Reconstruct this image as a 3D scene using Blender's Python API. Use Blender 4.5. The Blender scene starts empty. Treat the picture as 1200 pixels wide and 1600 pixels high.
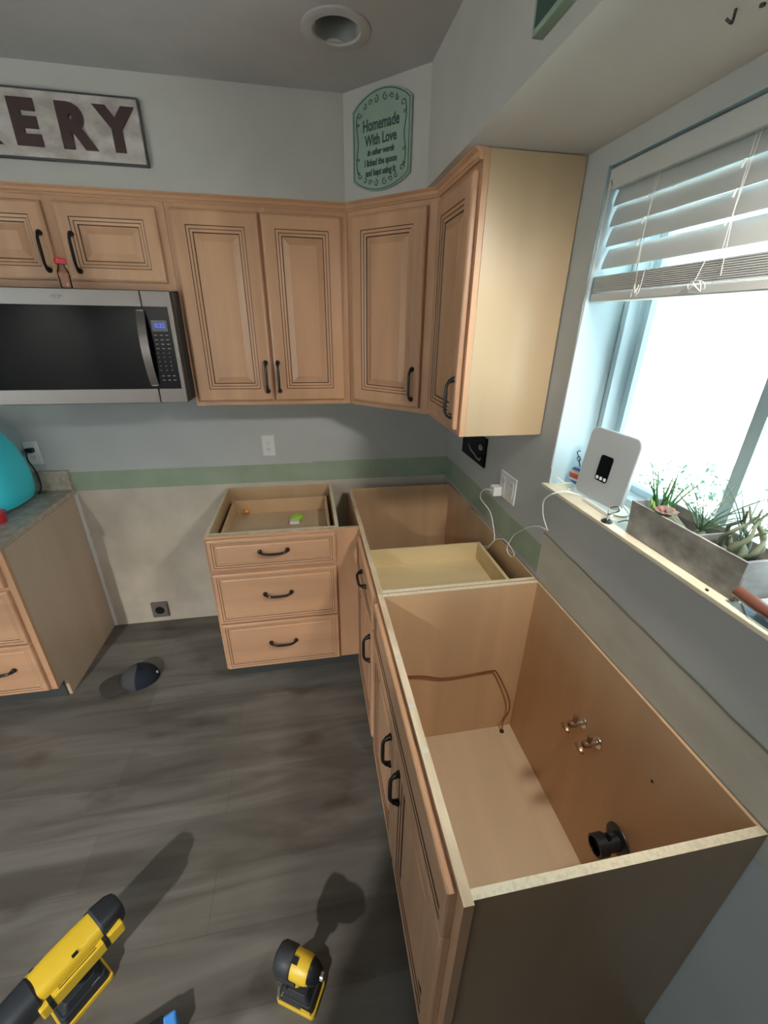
import bpy, bmesh, math, random
from mathutils import Vector, Matrix
random.seed(7)
S = bpy.context.scene
col = S.collection
PI = math.pi

# ------------------------------------------------------------------ camera, sky, lights, exposure
cam = bpy.data.cameras.new('camera'); camo = bpy.data.objects.new('camera', cam); col.objects.link(camo)
camo.location = (-.8123, -2.3424, 1.7462)
camo.rotation_euler = (1.1446, -.0137, -.1758)
cam.sensor_fit = 'HORIZONTAL'; cam.sensor_width = 36; cam.lens = 652.2/1200*36
cam.clip_start = .02; cam.clip_end = 200
S.camera = camo
S.view_settings.view_transform = 'Standard'; S.view_settings.look = 'None'
S.view_settings.gamma = 1; S.view_settings.use_curve_mapping = False
S.view_settings.exposure = 0.0

SKY_COL, SKY_STR = (.50, .80, 1.0, 1), 6.2
LAMP_W, LAMP_COL = 40, (1.0, .96, .91)
FILL_W, FILL_COL = 104, (1.0, .95, .86)
SUN_W = 110
w = bpy.data.worlds.new('sky'); S.world = w; w.use_nodes = True
w.node_tree.nodes['Background'].inputs[0].default_value = SKY_COL
w.node_tree.nodes['Background'].inputs[1].default_value = SKY_STR

def area(name, loc, rot, sx, sy, power, colr=(1, 1, 1), portal=False):
    l = bpy.data.lights.new(name, 'AREA'); l.shape = 'RECTANGLE'; l.size = sx; l.size_y = sy
    l.energy = power; l.color = colr
    if portal: l.cycles.is_portal = True
    o = bpy.data.objects.new(name, l); col.objects.link(o); o.location = loc; o.rotation_euler = rot
    return o
# the kitchen window opening (x = 0), and the sun that lights the ground beyond the house's own shadow
area('window_portal', (.24, -1.62, 1.69), (0, PI/2, 0), .9, 1.06, 1, portal=True)
_s = bpy.data.lights.new('sun', 'SUN'); _s.energy = SUN_W; _s.color = (1.0, .97, .90); _s.angle = .01
_o = bpy.data.objects.new('sun', _s); col.objects.link(_o); _o.rotation_euler = (-math.radians(38), 0, 0)   # runs along the house: it never enters the windows
# the ceiling lamp of the room behind the camera that throws the tools' shadows
_l = bpy.data.lights.new('ceiling_lamp_light', 'SPOT'); _l.energy = LAMP_W*12; _l.color = LAMP_COL
_l.spot_size = math.radians(150); _l.spot_blend = .5; _l.shadow_soft_size = .045
_o = bpy.data.objects.new('ceiling_lamp_light', _l); col.objects.link(_o); _o.location = (-2.55, -4.3, 2.44)

# added fill beam, shaped as a soffit downlight over the sink, tipped along the counter
_l = bpy.data.lights.new('added_fill_beam', 'SPOT'); _l.energy = FILL_W; _l.color = FILL_COL
_l.spot_size = math.radians(112); _l.spot_blend = 1.0; _l.shadow_soft_size = .11
_o = bpy.data.objects.new('added_fill_beam', _l); col.objects.link(_o); _o.location = (-.105, -2.02, 2.16)
_o.rotation_euler = (Vector((-.55, -.95, .85))-_o.location).to_track_quat('-Z', 'Y').to_euler()
area('added_window_portal', (-3.74, -2.8, 1.6), (0, -PI/2, 0), 1.2, .7, 1, portal=True)  # portal of the added side window, out of view

# ------------------------------------------------------------------ materials
def mat(name, c, rough=.6, metal=0, spec=.5, emit=None, coat=0, trans=0):
    m = bpy.data.materials.new(name); m.use_nodes = True
    b = m.node_tree.nodes['Principled BSDF']
    b.inputs['Base Color'].default_value = (*c, 1); b.inputs['Roughness'].default_value = rough
    b.inputs['Metallic'].default_value = metal; b.inputs['Specular IOR Level'].default_value = spec
    b.inputs['Coat Weight'].default_value = coat; b.inputs['Coat Roughness'].default_value = .15
    b.inputs['Transmission Weight'].default_value = trans
    if emit:
        b.inputs['Emission Color'].default_value = (*emit[0], 1); b.inputs['Emission Strength'].default_value = emit[1]
    return m
def noisy(m, c1, c2, scale=(5, 5, 5), detail=4, bump=0, lo=.35, hi=.65, rough=None, dist=0):
    nt = m.node_tree; b = nt.nodes['Principled BSDF']
    tc = nt.nodes.new('ShaderNodeTexCoord'); mp = nt.nodes.new('ShaderNodeMapping')
    mp.inputs['Scale'].default_value = scale
    n = nt.nodes.new('ShaderNodeTexNoise'); n.inputs['Scale'].default_value = 1; n.inputs['Detail'].default_value = detail
    n.inputs['Distortion'].default_value = dist
    r = nt.nodes.new('ShaderNodeValToRGB')
    r.color_ramp.elements[0].position = lo; r.color_ramp.elements[1].position = hi
    r.color_ramp.elements[0].color = (*c1, 1); r.color_ramp.elements[1].color = (*c2, 1)
    L = nt.links.new
    L(tc.outputs['Object'], mp.inputs[0]); L(mp.outputs[0], n.inputs['Vector']); L(n.outputs['Fac'], r.inputs[0])
    L(r.outputs[0], b.inputs['Base Color'])
    if bump:
        bp = nt.nodes.new('ShaderNodeBump'); bp.inputs['Strength'].default_value = bump; bp.inputs['Distance'].default_value = .002
        L(n.outputs['Fac'], bp.inputs['Height']); L(bp.outputs[0], b.inputs['Normal'])
    return m
def sc(c, k): return tuple(min(1, x*k) for x in c)
WOOD = (.60, .345, .20)
def wood(name, c, scale, rough=.38, coat=.15, k=.82):
    m = mat(name, c, rough, coat=coat)
    return noisy(m, sc(c, k), sc(c, 1.08), scale, 5, lo=.3, hi=.7, dist=.6)
M = {}
M['wz'] = wood('maple_vertical', WOOD, (9, 9, .8))
M['wx'] = wood('maple_along_x', WOOD, (.8, 9, 9))
M['wy'] = wood('maple_along_y', WOOD, (9, .8, 9))
M['glaze'] = mat('maple_dark_glaze', (.085, .04, .02), .45)
M['edge'] = noisy(mat('particleboard_edge', (.7, .6, .42), .9), (.62, .54, .39), (.72, .64, .47), (140, 140, 140), 2, lo=.35, hi=.55)
M['frametop'] = noisy(mat('raw_maple_edge', (.62, .48, .32), .8), (.50, .37, .23), (.70, .56, .38), (25, 6, 25), 3)
M['inside'] = wood('maple_interior_veneer', (.60, .40, .23), (7, 7, 1.0), .45, .05, .9)
M['insfloor'] = wood('maple_interior_floor', (.60, .45, .29), (7, 1, 7), .45, .05, .92)
M['side'] = wood('maple_end_panel', (.52, .385, .235), (4, 4, .5), .30, 1.0, .9)
M['birch'] = wood('birch_drawer_box', (.70, .56, .32), (2, 9, 9), .5, 0, .92)
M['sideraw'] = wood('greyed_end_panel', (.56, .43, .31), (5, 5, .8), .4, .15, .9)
M['endshade'] = wood('shade_darkened_end_panel', (.40, .265, .16), (5, 5, .8), .4, .1, .9)  # maple darkened: the near end panel's shade is put into this colour
M['bronze'] = mat('oil_rubbed_bronze', (.022, .018, .016), .32, metal=.5, coat=.3)
M['wall'] = noisy(mat('grey_wall_paint', (.50, .515, .505), .75), (.49, .505, .495), (.53, .545, .535), (3, 3, 3), 2)
M['ceil'] = noisy(mat('ceiling_paint', (.50, .50, .50), .9), (.48, .48, .48), (.53, .53, .53), (4, 4, 4), 3)
M['soffit'] = noisy(mat('soffit_paint', (.55, .53, .50), .8), (.53, .51, .48), (.58, .56, .53), (3, 3, 3), 2)
M['green'] = noisy(mat('old_green_paint', (.32, .39, .28), .7), (.31, .38, .275), (.36, .43, .32), (8, 8, 8), 3)
M['bare'] = noisy(mat('bare_drywall', (.60, .55, .46), .9), (.50, .46, .385), (.64, .585, .49), (4, 4, 4), 4)
M['bare2'] = noisy(mat('bare_plaster_strip', (.56, .54, .45), .9), (.52, .50, .41), (.59, .565, .475), (6, 6, 12), 5)
M['olive'] = mat('olive_paint_edge', (.25, .26, .17), .8)
M['white'] = mat('white_plastic', (.80, .80, .78), .35)
M['tintedtrim'] = mat('skylight_tinted_vinyl', (.44, .55, .58), .4)  # white vinyl with the blue of the skylight put into its colour
M['modem'] = mat('pale_grey_plastic', (.42, .44, .45), .4)
M['sill'] = noisy(mat('cream_sill', (.74, .68, .52), .5), (.70, .64, .48), (.78, .72, .56), (10, 10, 10), 3)
M['slat'] = mat('blind_slat', (.62, .63, .61), .5)
M['cord'] = mat('white_cord', (.85, .85, .82), .6)
M['black'] = mat('black_plastic', (.012, .014, .017), .35)
M['gloss'] = mat('black_glass', (.004, .005, .006), .06, spec=.12)
M['rubber'] = mat('black_rubber', (.018, .022, .028), .55)
M['yellow'] = mat('tool_yellow', (.70, .47, .03), .4)
M['steel'] = mat('stainless_steel', (.22, .20, .19), .36, metal=.95)
M['steeldark'] = mat('dark_side_steel', (.05, .05, .05), .45, metal=.5)
M['chrome'] = mat('chrome', (.75, .74, .72), .18, metal=1)
M['brass'] = mat('aged_brass', (.30, .19, .11), .4, metal=.7)
M['copper'] = mat('copper', (.42, .19, .10), .3, metal=.95)
M['dark'] = mat('dark_void', (.02, .02, .022), .8)
M['toe'] = mat('dark_toe_kick', (.05, .055, .055), .7)
M['mint'] = noisy(mat('mint_painted_wood', (.27, .38, .30), .7), (.25, .35, .28), (.30, .41, .33), (6, 6, 6), 3)
M['mintd'] = mat('dark_green_print', (.035, .075, .06), .7)
M['cyan'] = mat('turquoise_plastic', (.05, .80, .92), .35, coat=.2)
M['cyand'] = mat('dark_turquoise_trim', (.01, .20, .24), .5)
M['red'] = mat('red_plastic', (.62, .03, .05), .4)
M['orange'] = mat('orange_paint', (.75, .30, .07), .45)
M['spice'] = mat('pale_pink_spice', (.75, .48, .40), .8)
M['lime'] = mat('lime_plastic', (.40, .68, .08), .4)
M['navy'] = mat('navy_cloth', (.006, .010, .020), .9)
M['greycloth'] = mat('grey_cloth', (.055, .057, .06), .95)
M['browncloth'] = mat('worn_brown_brim', (.050, .045, .040), .95)
M['galv'] = noisy(mat('weathered_grey_tin', (.36, .35, .33), .6), (.20, .185, .17), (.40, .385, .36), (9, 16, 22), 5)
M['soil'] = mat('dark_soil', (.05, .04, .035), 1)
M['leaf'] = mat('leaf_green', (.07, .20, .06), .5)
M['leaf2'] = mat('leaf_pale_green', (.28, .45, .12), .5)
M['airleaf'] = mat('air_plant_leaf', (.10, .17, .09), .6)
M['airstem'] = mat('air_plant_bulb', (.17, .19, .12), .7)
M['rose'] = mat('dusky_rosette', (.32, .17, .15), .6)
M['stick'] = mat('brown_varnished_wood', (.16, .06, .04), .3, coat=.4)
M['blue'] = mat('bright_blue_plastic', (.06, .28, .75), .4)
M['counter'] = noisy(mat('taupe_laminate', (.40, .36, .31), .4), (.30, .265, .22), (.47, .42, .36), (22, 22, 22), 6)
M['counteredge'] = noisy(mat('beige_laminate_edge', (.48, .42, .33), .5), (.40, .34, .26), (.54, .47, .38), (30, 30, 30), 5)
M['grass'] = noisy(mat('sunlit_gravel_and_grass', (.6, .6, .5), 1), (.46, .50, .46), (.70, .72, .70), (.7, .7, .7), 5)
M['bush'] = noisy(mat('garden_leaf', (.08, .2, .1), .7), (.02, .06, .035), (.07, .14, .10), (9, 9, 9), 3)
M['tree'] = mat('tree_leaf', (.03, .035, .03), .8)
M['bark'] = mat('bark', (.16, .13, .10), .9)
M['lens'] = mat('unlit_lamp_lens', (.22, .23, .23), .5)
M['display'] = mat('blue_display', (.0, .01, .05), .3, emit=((.05, .16, 1.0), .9))
M['dispback'] = mat('display_window', (.04, .045, .09), .2)
M['keys'] = mat('printed_keys', (.30, .31, .33), .5)
M['letters'] = mat('dark_brown_letters', (.045, .020, .018), .55)
M['signsteel'] = noisy(mat('galvanised_sign_tin', (.6, .56, .52), .4, metal=.35), (.42, .37, .34), (.68, .63, .60), (14, 14, 22), 6, bump=.3)
M['signedge'] = mat('sign_dark_edge', (.06, .065, .065), .6)
M['outletgrey'] = mat('grey_receptacle', (.16, .145, .13), .6)
M['hole'] = mat('black_slot', (.004, .004, .004), .9)

# glass: clear with a faint fresnel reflection
def glassmat():
    m = bpy.data.materials.new('window_glass'); m.use_nodes = True; nt = m.node_tree; nt.nodes.clear()
    o = nt.nodes.new('ShaderNodeOutputMaterial'); mix = nt.nodes.new('ShaderNodeMixShader')
    t = nt.nodes.new('ShaderNodeBsdfTransparent'); t.inputs[0].default_value = (.97, .98, .98, 1)
    g = nt.nodes.new('ShaderNodeBsdfGlossy'); g.inputs['Roughness'].default_value = .02
    f = nt.nodes.new('ShaderNodeFresnel'); f.inputs[0].default_value = 1.25
    nt.links.new(f.outputs[0], mix.inputs[0]); nt.links.new(t.outputs[0], mix.inputs[1]); nt.links.new(g.outputs[0], mix.inputs[2])
    nt.links.new(mix.outputs[0], o.inputs[0]); return m
M['shadow_blocker'] = mat('shadow_blocker_dark', (.10, .095, .09), .85)  # kept dark so the added blocker bounces little light
M['glass'] = glassmat()
M['clear'] = M['glass'].copy(); M['clear'].name = 'clear_plastic'
for n_ in M['clear'].node_tree.nodes:
    if n_.type == 'BSDF_TRANSPARENT': n_.inputs[0].default_value = (.80, .72, .66, 1)
    if n_.type == 'FRESNEL': n_.inputs[0].default_value = 1.6

# floor planks running along x
def floormat():
    m = mat('grey_brown_vinyl_planks', (.15, .14, .13), .42, coat=.05); nt = m.node_tree; b = nt.nodes['Principled BSDF']; L = nt.links.new
    tc = nt.nodes.new('ShaderNodeTexCoord')
    br = nt.nodes.new('ShaderNodeTexBrick'); br.offset = .37; br.inputs['Scale'].default_value = 1
    br.inputs['Brick Width'].default_value = 1.22; br.inputs['Row Height'].default_value = .18
    br.inputs['Mortar Size'].default_value = .0016; br.inputs['Mortar Smooth'].default_value = .3
    br.inputs['Color1'].default_value = (.122, .114, .100, 1); br.inputs['Color2'].default_value = (.158, .149, .133, 1)
    br.inputs['Mortar'].default_value = (.105, .099, .089, 1)
    mp = nt.nodes.new('ShaderNodeMapping'); mp.inputs['Scale'].default_value = (1.6, 11, 1)
    n1 = nt.nodes.new('ShaderNodeTexNoise'); n1.inputs['Scale'].default_value = 1.0; n1.inputs['Detail'].default_value = 6; n1.inputs['Distortion'].default_value = .8
    r1 = nt.nodes.new('ShaderNodeValToRGB'); r1.color_ramp.elements[0].position = .32; r1.color_ramp.elements[1].position = .68
    r1.color_ramp.elements[0].color = (.60, .58, .56, 1); r1.color_ramp.elements[1].color = (1.18, 1.18, 1.18, 1)
    mp2 = nt.nodes.new('ShaderNodeMapping'); mp2.inputs['Scale'].default_value = (3.2, 6.5, 1)
    n2 = nt.nodes.new('ShaderNodeTexNoise'); n2.inputs['Scale'].default_value = 1; n2.inputs['Detail'].default_value = 3
    r2 = nt.nodes.new('ShaderNodeValToRGB'); r2.color_ramp.elements[0].position = .27; r2.color_ramp.elements[1].position = .40
    r2.color_ramp.elements[0].color = (.62, .58, .55, 1); r2.color_ramp.elements[1].color = (1, 1, 1, 1)
    m1 = nt.nodes.new('ShaderNodeMix'); m1.data_type = 'RGBA'; m1.blend_type = 'MULTIPLY'; m1.inputs[0].default_value = 1
    m2 = nt.nodes.new('ShaderNodeMix'); m2.data_type = 'RGBA'; m2.blend_type = 'MULTIPLY'; m2.inputs[0].default_value = 1
    L(tc.outputs['Object'], br.inputs['Vector']); L(tc.outputs['Object'], mp.inputs[0]); L(mp.outputs[0], n1.inputs['Vector']); L(n1.outputs['Fac'], r1.inputs[0])
    L(tc.outputs['Object'], mp2.inputs[0]); L(mp2.outputs[0], n2.inputs['Vector']); L(n2.outputs['Fac'], r2.inputs[0])
    L(br.outputs['Color'], m1.inputs[6]); L(r1.outputs[0], m1.inputs[7]); L(m1.outputs[2], m2.inputs[6]); L(r2.outputs[0], m2.inputs[7])
    L(m2.outputs[2], b.inputs['Base Color'])
    return m
M['floor'] = floormat()

# ------------------------------------------------------------------ helpers
class MB:
    def __init__(s, frame=None): s.b = bmesh.new(); s.mats = []; s.F = frame or Matrix()
    def mi(s, m):
        if m not in s.mats: s.mats.append(m)
        return s.mats.index(m)
    def add(s, vs, fs, m, smooth=False):
        v = [s.b.verts.new(s.F @ Vector(p)) for p in vs]; k = s.mi(m)
        for f in fs:
            try: q = s.b.faces.new([v[i] for i in f]); q.material_index = k; q.smooth = smooth
            except ValueError: pass
        return s
    def box(s, x0, y0, z0, x1, y1, z1, m, top=None):
        vs = [(x, y, z) for x in (x0, x1) for y in (y0, y1) for z in (z0, z1)]
        fs = [(0, 1, 3, 2), (4, 6, 7, 5), (0, 4, 5, 1), (2, 3, 7, 6), (0, 2, 6, 4)]
        s.add(vs, fs + ([] if top else [(1, 5, 7, 3)]), m)
        if top: s.add([vs[1], vs[5], vs[7], vs[3]], [(0, 1, 2, 3)], top)
        return s
    def obox(s, c, ax, ay, az, m):   # oriented box: centre + half vectors
        c, ax, ay, az = map(Vector, (c, ax, ay, az))
        vs = [c + i*ax + j*ay + k*az for i in (-1, 1) for j in (-1, 1) for k in (-1, 1)]
        return s.add(vs, [(0, 1, 3, 2), (4, 6, 7, 5), (0, 4, 5, 1), (2, 3, 7, 6), (0, 2, 6, 4), (1, 5, 7, 3)], m)
    def tube(s, path, r, m, n=10, closed=False, sy=1):
        P = [Vector(p) for p in path]; N = len(P); R = r if isinstance(r, (list, tuple)) else [r]*N
        vs = []; up = None
        for i, p in enumerate(P):
            t = (P[min(i+1, N-1)] - P[max(i-1, 0)])
            if t.length < 1e-9: t = Vector((0, 0, 1))
            t.normalize()
            if up is None:
                up = Vector((0, 0, 1)) if abs(t.z) < .9 else Vector((1, 0, 0))
            a = up - t*up.dot(t)
            if a.length < 1e-6: a = t.orthogonal()
            a.normalize(); up = a; b = t.cross(a)
            for k in range(n):
                q = 2*PI*k/n; vs.append(p + a*math.cos(q)*R[i] + b*math.sin(q)*R[i]*sy)
        fs = [(i*n+k, i*n+(k+1) % n, (i+1)*n+(k+1) % n, (i+1)*n+k) for i in range(N-1) for k in range(n)]
        fs += [tuple(range(n))[::-1], tuple((N-1)*n+k for k in range(n))]
        return s.add(vs, fs, m, True)
    def lathe(s, prof, o, axis, m, n=28, sy=1):   # prof: (along, radius)
        o = Vector(o); t = Vector(axis).normalized(); a = t.orthogonal().normalized(); b = t.cross(a)
        if abs(t.z) < .5:
            b = Vector((0, 0, 1)); b = (b - t*b.dot(t)).normalized(); a = b.cross(t)
        vs = []
        for (h, r) in prof:
            for k in range(n):
                q = 2*PI*k/n; vs.append(o + t*h + a*math.cos(q)*max(r, 1e-5) + b*math.sin(q)*max(r, 1e-5)*sy)
        N = len(prof)
        fs = [(i*n+k, i*n+(k+1) % n, (i+1)*n+(k+1) % n, (i+1)*n+k) for i in range(N-1) for k in range(n)]
        fs += [tuple(range(n))[::-1], tuple((N-1)*n+k for k in range(n))]
        return s.add(vs, fs, m, True)
    def prism(s, poly, z0, z1, m, top=None):  # poly in xy
        n = len(poly); vs = [(x, y, z0) for x, y in poly] + [(x, y, z1) for x, y in poly]
        fs = [(i, (i+1) % n, n+(i+1) % n, n+i) for i in range(n)]
        s.add(vs, fs + [tuple(range(n))[::-1]], m)
        s.add(vs[n:], [tuple(range(n))], top or m)
        return s
    def build(s, name, parent=None, bevel=0, seg=2, world=True, weld=True, sharp=35):
        me = bpy.data.meshes.new(name)
        if weld: bmesh.ops.remove_doubles(s.b, verts=s.b.verts, dist=1e-5)
        bmesh.ops.recalc_face_normals(s.b, faces=s.b.faces)
        off = Vector((0, 0, 0)); p = parent
        while p is not None: off += p.location; p = p.parent
        if world and off.length > 0:
            for v in s.b.verts: v.co -= off
        for e in s.b.edges:
            if len(e.link_faces) == 2 and e.calc_face_angle(0) > math.radians(sharp): e.smooth = False
        s.b.to_mesh(me); s.b.free()
        for m in s.mats: me.materials.append(m)
        o = bpy.data.objects.new(name, me); col.objects.link(o)
        if parent: o.parent = parent
        if bevel:
            q = o.modifiers.new('bevel', 'BEVEL'); q.width = bevel; q.segments = seg; q.limit_method = 'ANGLE'; q.angle_limit = math.radians(40)
        return o
def tag(o, label, cat, group=None, kind=None):
    o['label'] = label; o['category'] = cat
    if group: o['group'] = group
    if kind: o['kind'] = kind
    return o
def thing(name, label, cat, loc, group=None):
    o = bpy.data.objects.new(name, None); col.objects.link(o); o.location = loc; o.empty_display_size = .05
    return tag(o, label, cat, group)
def struct(o): o['kind'] = 'structure'; return o
def frame(o, u, w):  # columns: u (right), w (outward), z up   local = (u, w, z)
    u, w_, o = Vector(u).normalized(), Vector(w).normalized(), Vector(o)
    return Matrix(((u.x, w_.x, 0, o.x), (u.y, w_.y, 0, o.y), (u.z, w_.z, 1, o.z), (0, 0, 0, 1)))
def spline(pts, k=6):
    P = [Vector(p) for p in pts]; out = []
    for i in range(len(P)-1):
        a, b, c, d = P[max(i-1, 0)], P[i], P[i+1], P[min(i+2, len(P)-1)]
        for j in range(k):
            t = j/k; out.append(.5*((2*b)+(c-a)*t+(2*a-5*b+4*c-d)*t*t+(3*b-a-3*c+d)*t**3))
    return out+[P[-1]]
def text_mesh(name, body, size, F, m, parent, off=0, ext=.001, sx=1, align='CENTER', spacing=1, shear=0):
    c = bpy.data.curves.new(name, 'FONT'); c.body = body; c.size = size; c.align_x = align; c.align_y = 'CENTER'
    c.extrude = ext; c.offset = off; c.space_character = spacing; c.resolution_u = 4; c.shear = shear
    t = bpy.data.objects.new('tmp', c); col.objects.link(t)
    dg = bpy.context.evaluated_depsgraph_get(); me = bpy.data.meshes.new_from_object(t.evaluated_get(dg))
    bpy.data.objects.remove(t); bpy.data.curves.remove(c)
    # text local: x right, y up, z out -> frame (u, w, z)
    p = Matrix(((sx, 0, 0, 0), (0, 0, 1, 0), (0, 1, 0, 0), (0, 0, 0, 1)))
    offv = Vector((0, 0, 0)); q = parent
    while q is not None: offv += q.location; q = q.parent
    me.transform(Matrix.Translation(-offv) @ F @ p); me.materials.clear(); me.materials.append(m)
    me.name = name; o = bpy.data.objects.new(name, me); col.objects.link(o); o.parent = parent
    return o
def rings(b, w, h, prof, m, back=0):  # nested rectangular rings in (u, w, z) from a frame; prof = (inset, depth, material of ring up to the next)
    n = len(prof)
    def rect(i, d): return [(i, d, i), (w-i, d, i), (w-i, d, h-i), (i, d, h-i)]
    b.add(rect(0, back), [(0, 1, 2, 3)], m)
    last = rect(0, back); lm = m
    for k, (i, d, mm) in enumerate(prof):
        cur = rect(i, d)
        b.add(last+cur, [(a, (a+1) % 4, 4+(a+1) % 4, 4+a) for a in range(4)], lm)
        last, lm = cur, mm
    b.add(last, [(0, 1, 2, 3)], lm)
G = M['glaze']
def door_profile(m, st=.052):
    return [(0, .013, m), (.003, .0165, m), (.009, .019, m), (st, .019, G), (st+.0025, .0165, m), (st+.0115, .0150, G), (st+.0138, .0125, m),
            (st+.0225, .0110, G), (st+.0258, .006, m), (st+.029, .0055, m), (st+.052, .0145, m)]
def drawer_profile(m):
    return [(0, .013, m), (.002, .017, m), (.006, .019, m), (.017, .019, G), (.0190, .0172, m), (.027, .0160, G), (.0290, .0135, m), (.034, .0125, m), (.040, .0150, m)]
def handle(F, c, L, vertical, parent, off=.019):
    # arched bronze pull with flared ends; c = (u, z) centre, L = length
    b = MB(F); pts = []; rad = []
    for i in range(25):
        t = i/24; a = (t-.5)*L; e = abs(t-.5)*2
        d = off + .003 + .022*(1 - e**7); r = .0053 + .0008*math.cos(PI*(t-.5))**2 + (.0028 if e > .88 else 0)
        pts.append((c[0], d, c[1]+a) if vertical else (c[0]+a, d, c[1]-.006*(1-e*e))); rad.append(r)
    b.tube(pts, rad, M['bronze'], 10)
    for q in (-1, 1):
        p = (c[0], off, c[1]+q*L*.5) if vertical else (c[0]+q*L*.5, off, c[1])
        b.lathe([(-.0005, .0105), (.003, .0105), (.008, .0085), (.011, .003)], p, (0, 1, 0), M['bronze'], 14)
    return b.build('handle', parent)
def front(name, F, u0, z0, u1, z1, m, prof, parent):
    F2 = F @ Matrix.Translation((u0, .001, z0)); b = MB(F2)
    rings(b, u1-u0, z1-z0, prof, m); return b.build(name, parent)

# ------------------------------------------------------------------ measured dimensions (metres)
H, D, B, T = .876, .61, .114, .016
XL, XR, XC = -1.298, -.703, -2.080
Y0, YJ, YE = -.107, -1.143, -2.0125
UD, ZB, ZT, ZC = .307, 1.391, 2.178, 2.506
SD = .325; SR = .354
YW0, YW1, ZS, ZW = -1.10, -2.15, 1.244, 2.128

# ------------------------------------------------------------------ structure
b = MB(); b.box(-3.6, -5.2, -.08, .0, 0, 0, M['floor']); struct(b.build('floor'))
# ceiling with a square cut-out for the recessed light
LX, LY, hs = -.668, -.690, .060
b = MB()
for (x0, y0, x1, y1) in ((-3.75, -5.35, LX-hs, .15), (LX+hs, -5.35, .3, .15), (LX-hs, -5.35, LX+hs, LY-hs), (LX-hs, LY+hs, LX+hs, .15)):
    b.box(x0, y0, ZC, x1, y1, ZC+.1, M['ceil'])
struct(b.build('ceiling'))
b = MB(); b.box(-3.75, 0, -.08, .15, .15, ZC, M['wall']); struct(b.build('wall_back'))
b = MB(); b.box(-3.75, -5.35, -.08, .15, -5.2, ZC, M['wall']); struct(b.build('wall_front'))
b = MB(); WT = .28
b.box(0, YW0, -.08, WT, 0, ZC, M['wall']); b.box(0, -5.2, -.08, WT, YW1, ZC, M['wall'])
b.box(0, YW1, -.08, WT, YW0, ZS-.012, M['wall']); b.box(0, YW1, ZW, WT, YW0, ZC, M['wall'])
struct(b.build('wall_right'))
b = MB()
b.box(-3.75, -2.5, -.08, -3.6, 0, ZC, M['wall']); b.box(-3.75, -5.2, -.08, -3.6, -3.1, ZC, M['wall'])
b.box(-3.75, -3.1, 2.2, -3.6, -2.5, ZC, M['wall']); b.box(-3.75, -3.1, -.08, -3.6, -2.5, 1.0, M['wall'])
struct(b.build('wall_left'))
b = MB(); b.box(-1.63, -3.07, 0, 0, -2.95, ZC, M['shadow_blocker']); struct(b.build('wall_shadow_blocker'))  # unseen wall added to shade the sink doors, end panel and near floor
b = MB()
for (y0, y1) in ((-3.1, -3.05), (-2.55, -2.5)): b.box(-3.70, y0, 1.0, -3.65, y1, 2.2, M['tintedtrim'])
b.box(-3.70, -3.05, 2.15, -3.65, -2.55, 2.2, M['tintedtrim']); b.box(-3.70, -3.05, 1.0, -3.65, -2.55, 1.05, M['tintedtrim']); struct(b.build('added_window'))  # unseen window added to let in cool fill light
# soffit
a_, b_ = -.917-.018*2**.5+SD, -.917-.018*2**.5+SR
poly = [(-3.6, 0), (-3.6, -SD), (a_, -SD), (-SR, b_), (-SR, -2.95), (0, -2.95), (0, 0)]
b = MB(); b.prism(poly, ZT, ZC, M['soffit']); struct(b.build('trim_1'))
# crown strip above the wall cabinets
def offs(d, x0=-2.066, y1=-.995):
    s = -.917 - (d-UD)*2**.5
    return [(x0, -d), (s+d, -d), (-d, s+d), (-d, y1)]
b = MB(); prof = [(UD-.01, 2.150), (.316, 2.150), (.320, 2.155), (.318, 2.160), (.322, 2.168), (.331, 2.174), (.332, ZT-.0005), (UD-.01, ZT-.0005)]
n = len(prof); vs = []
for k in range(4):
    for (d, z) in prof: x, y = offs(d)[k]; vs.append((x, y, z))
fs = [(k*n+i, k*n+(i+1) % n, (k+1)*n+(i+1) % n, (k+1)*n+i) for k in range(3) for i in range(n)] + [tuple(range(n)), tuple(3*n+i for i in range(n))]
b.add(vs, fs, M['wx']); struct(b.build('trim_2'))
# painted and bare strips where the old splashback came off
b = MB(); b.box(-2.078, -.0008, .900, -.805, .001, 1.006, M['green']); b.box(-.805, -.0012, .896, 0, .001, 1.012, M['green'])
b.box(-.0012, -1.125, .895, .001, 0, 1.014, M['green']); struct(b.build('trim_3'))
b = MB(); b.box(-2.078, -.0006, 0, XL, .001, .900, M['bare']); b.box(XL, -.0006, .5, 0, .001, .899, M['bare']); struct(b.build('trim_4'))
b = MB()
ys = [-1.125-.05*i for i in range(28)]
zf = lambda y: 1.066 - .055*(-y-1.125) + .0012*math.sin(y*41)
vs = []; fs = []
for i, y in enumerate(ys):
    z = zf(y); vs += [(-.0008, y, .80), (-.0008, y, z-.003), (-.0014, y, z-.003), (-.0014, y, z+.003)]
for i in range(len(ys)-1):
    b.add([vs[4*i], vs[4*i+1], vs[4*i+5], vs[4*i+4]], [(0, 1, 2, 3)], M['bare2'])
    b.add([vs[4*i+2], vs[4*i+3], vs[4*i+7], vs[4*i+6]], [(0, 1, 2, 3)], M['olive'])
struct(b.build('trim_5'))
# ragged caulk line along the left base cabinet
b = MB(); vs = []
for i in range(31):
    z = .03*i; vs += [(-2.079, -.004, z), (-2.062+.006*random.random(), -.003, z)]
b.add(vs, [(2*i, 2*i+1, 2*i+3, 2*i+2) for i in range(30)], M['white']); struct(b.build('trim_6'))

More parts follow.
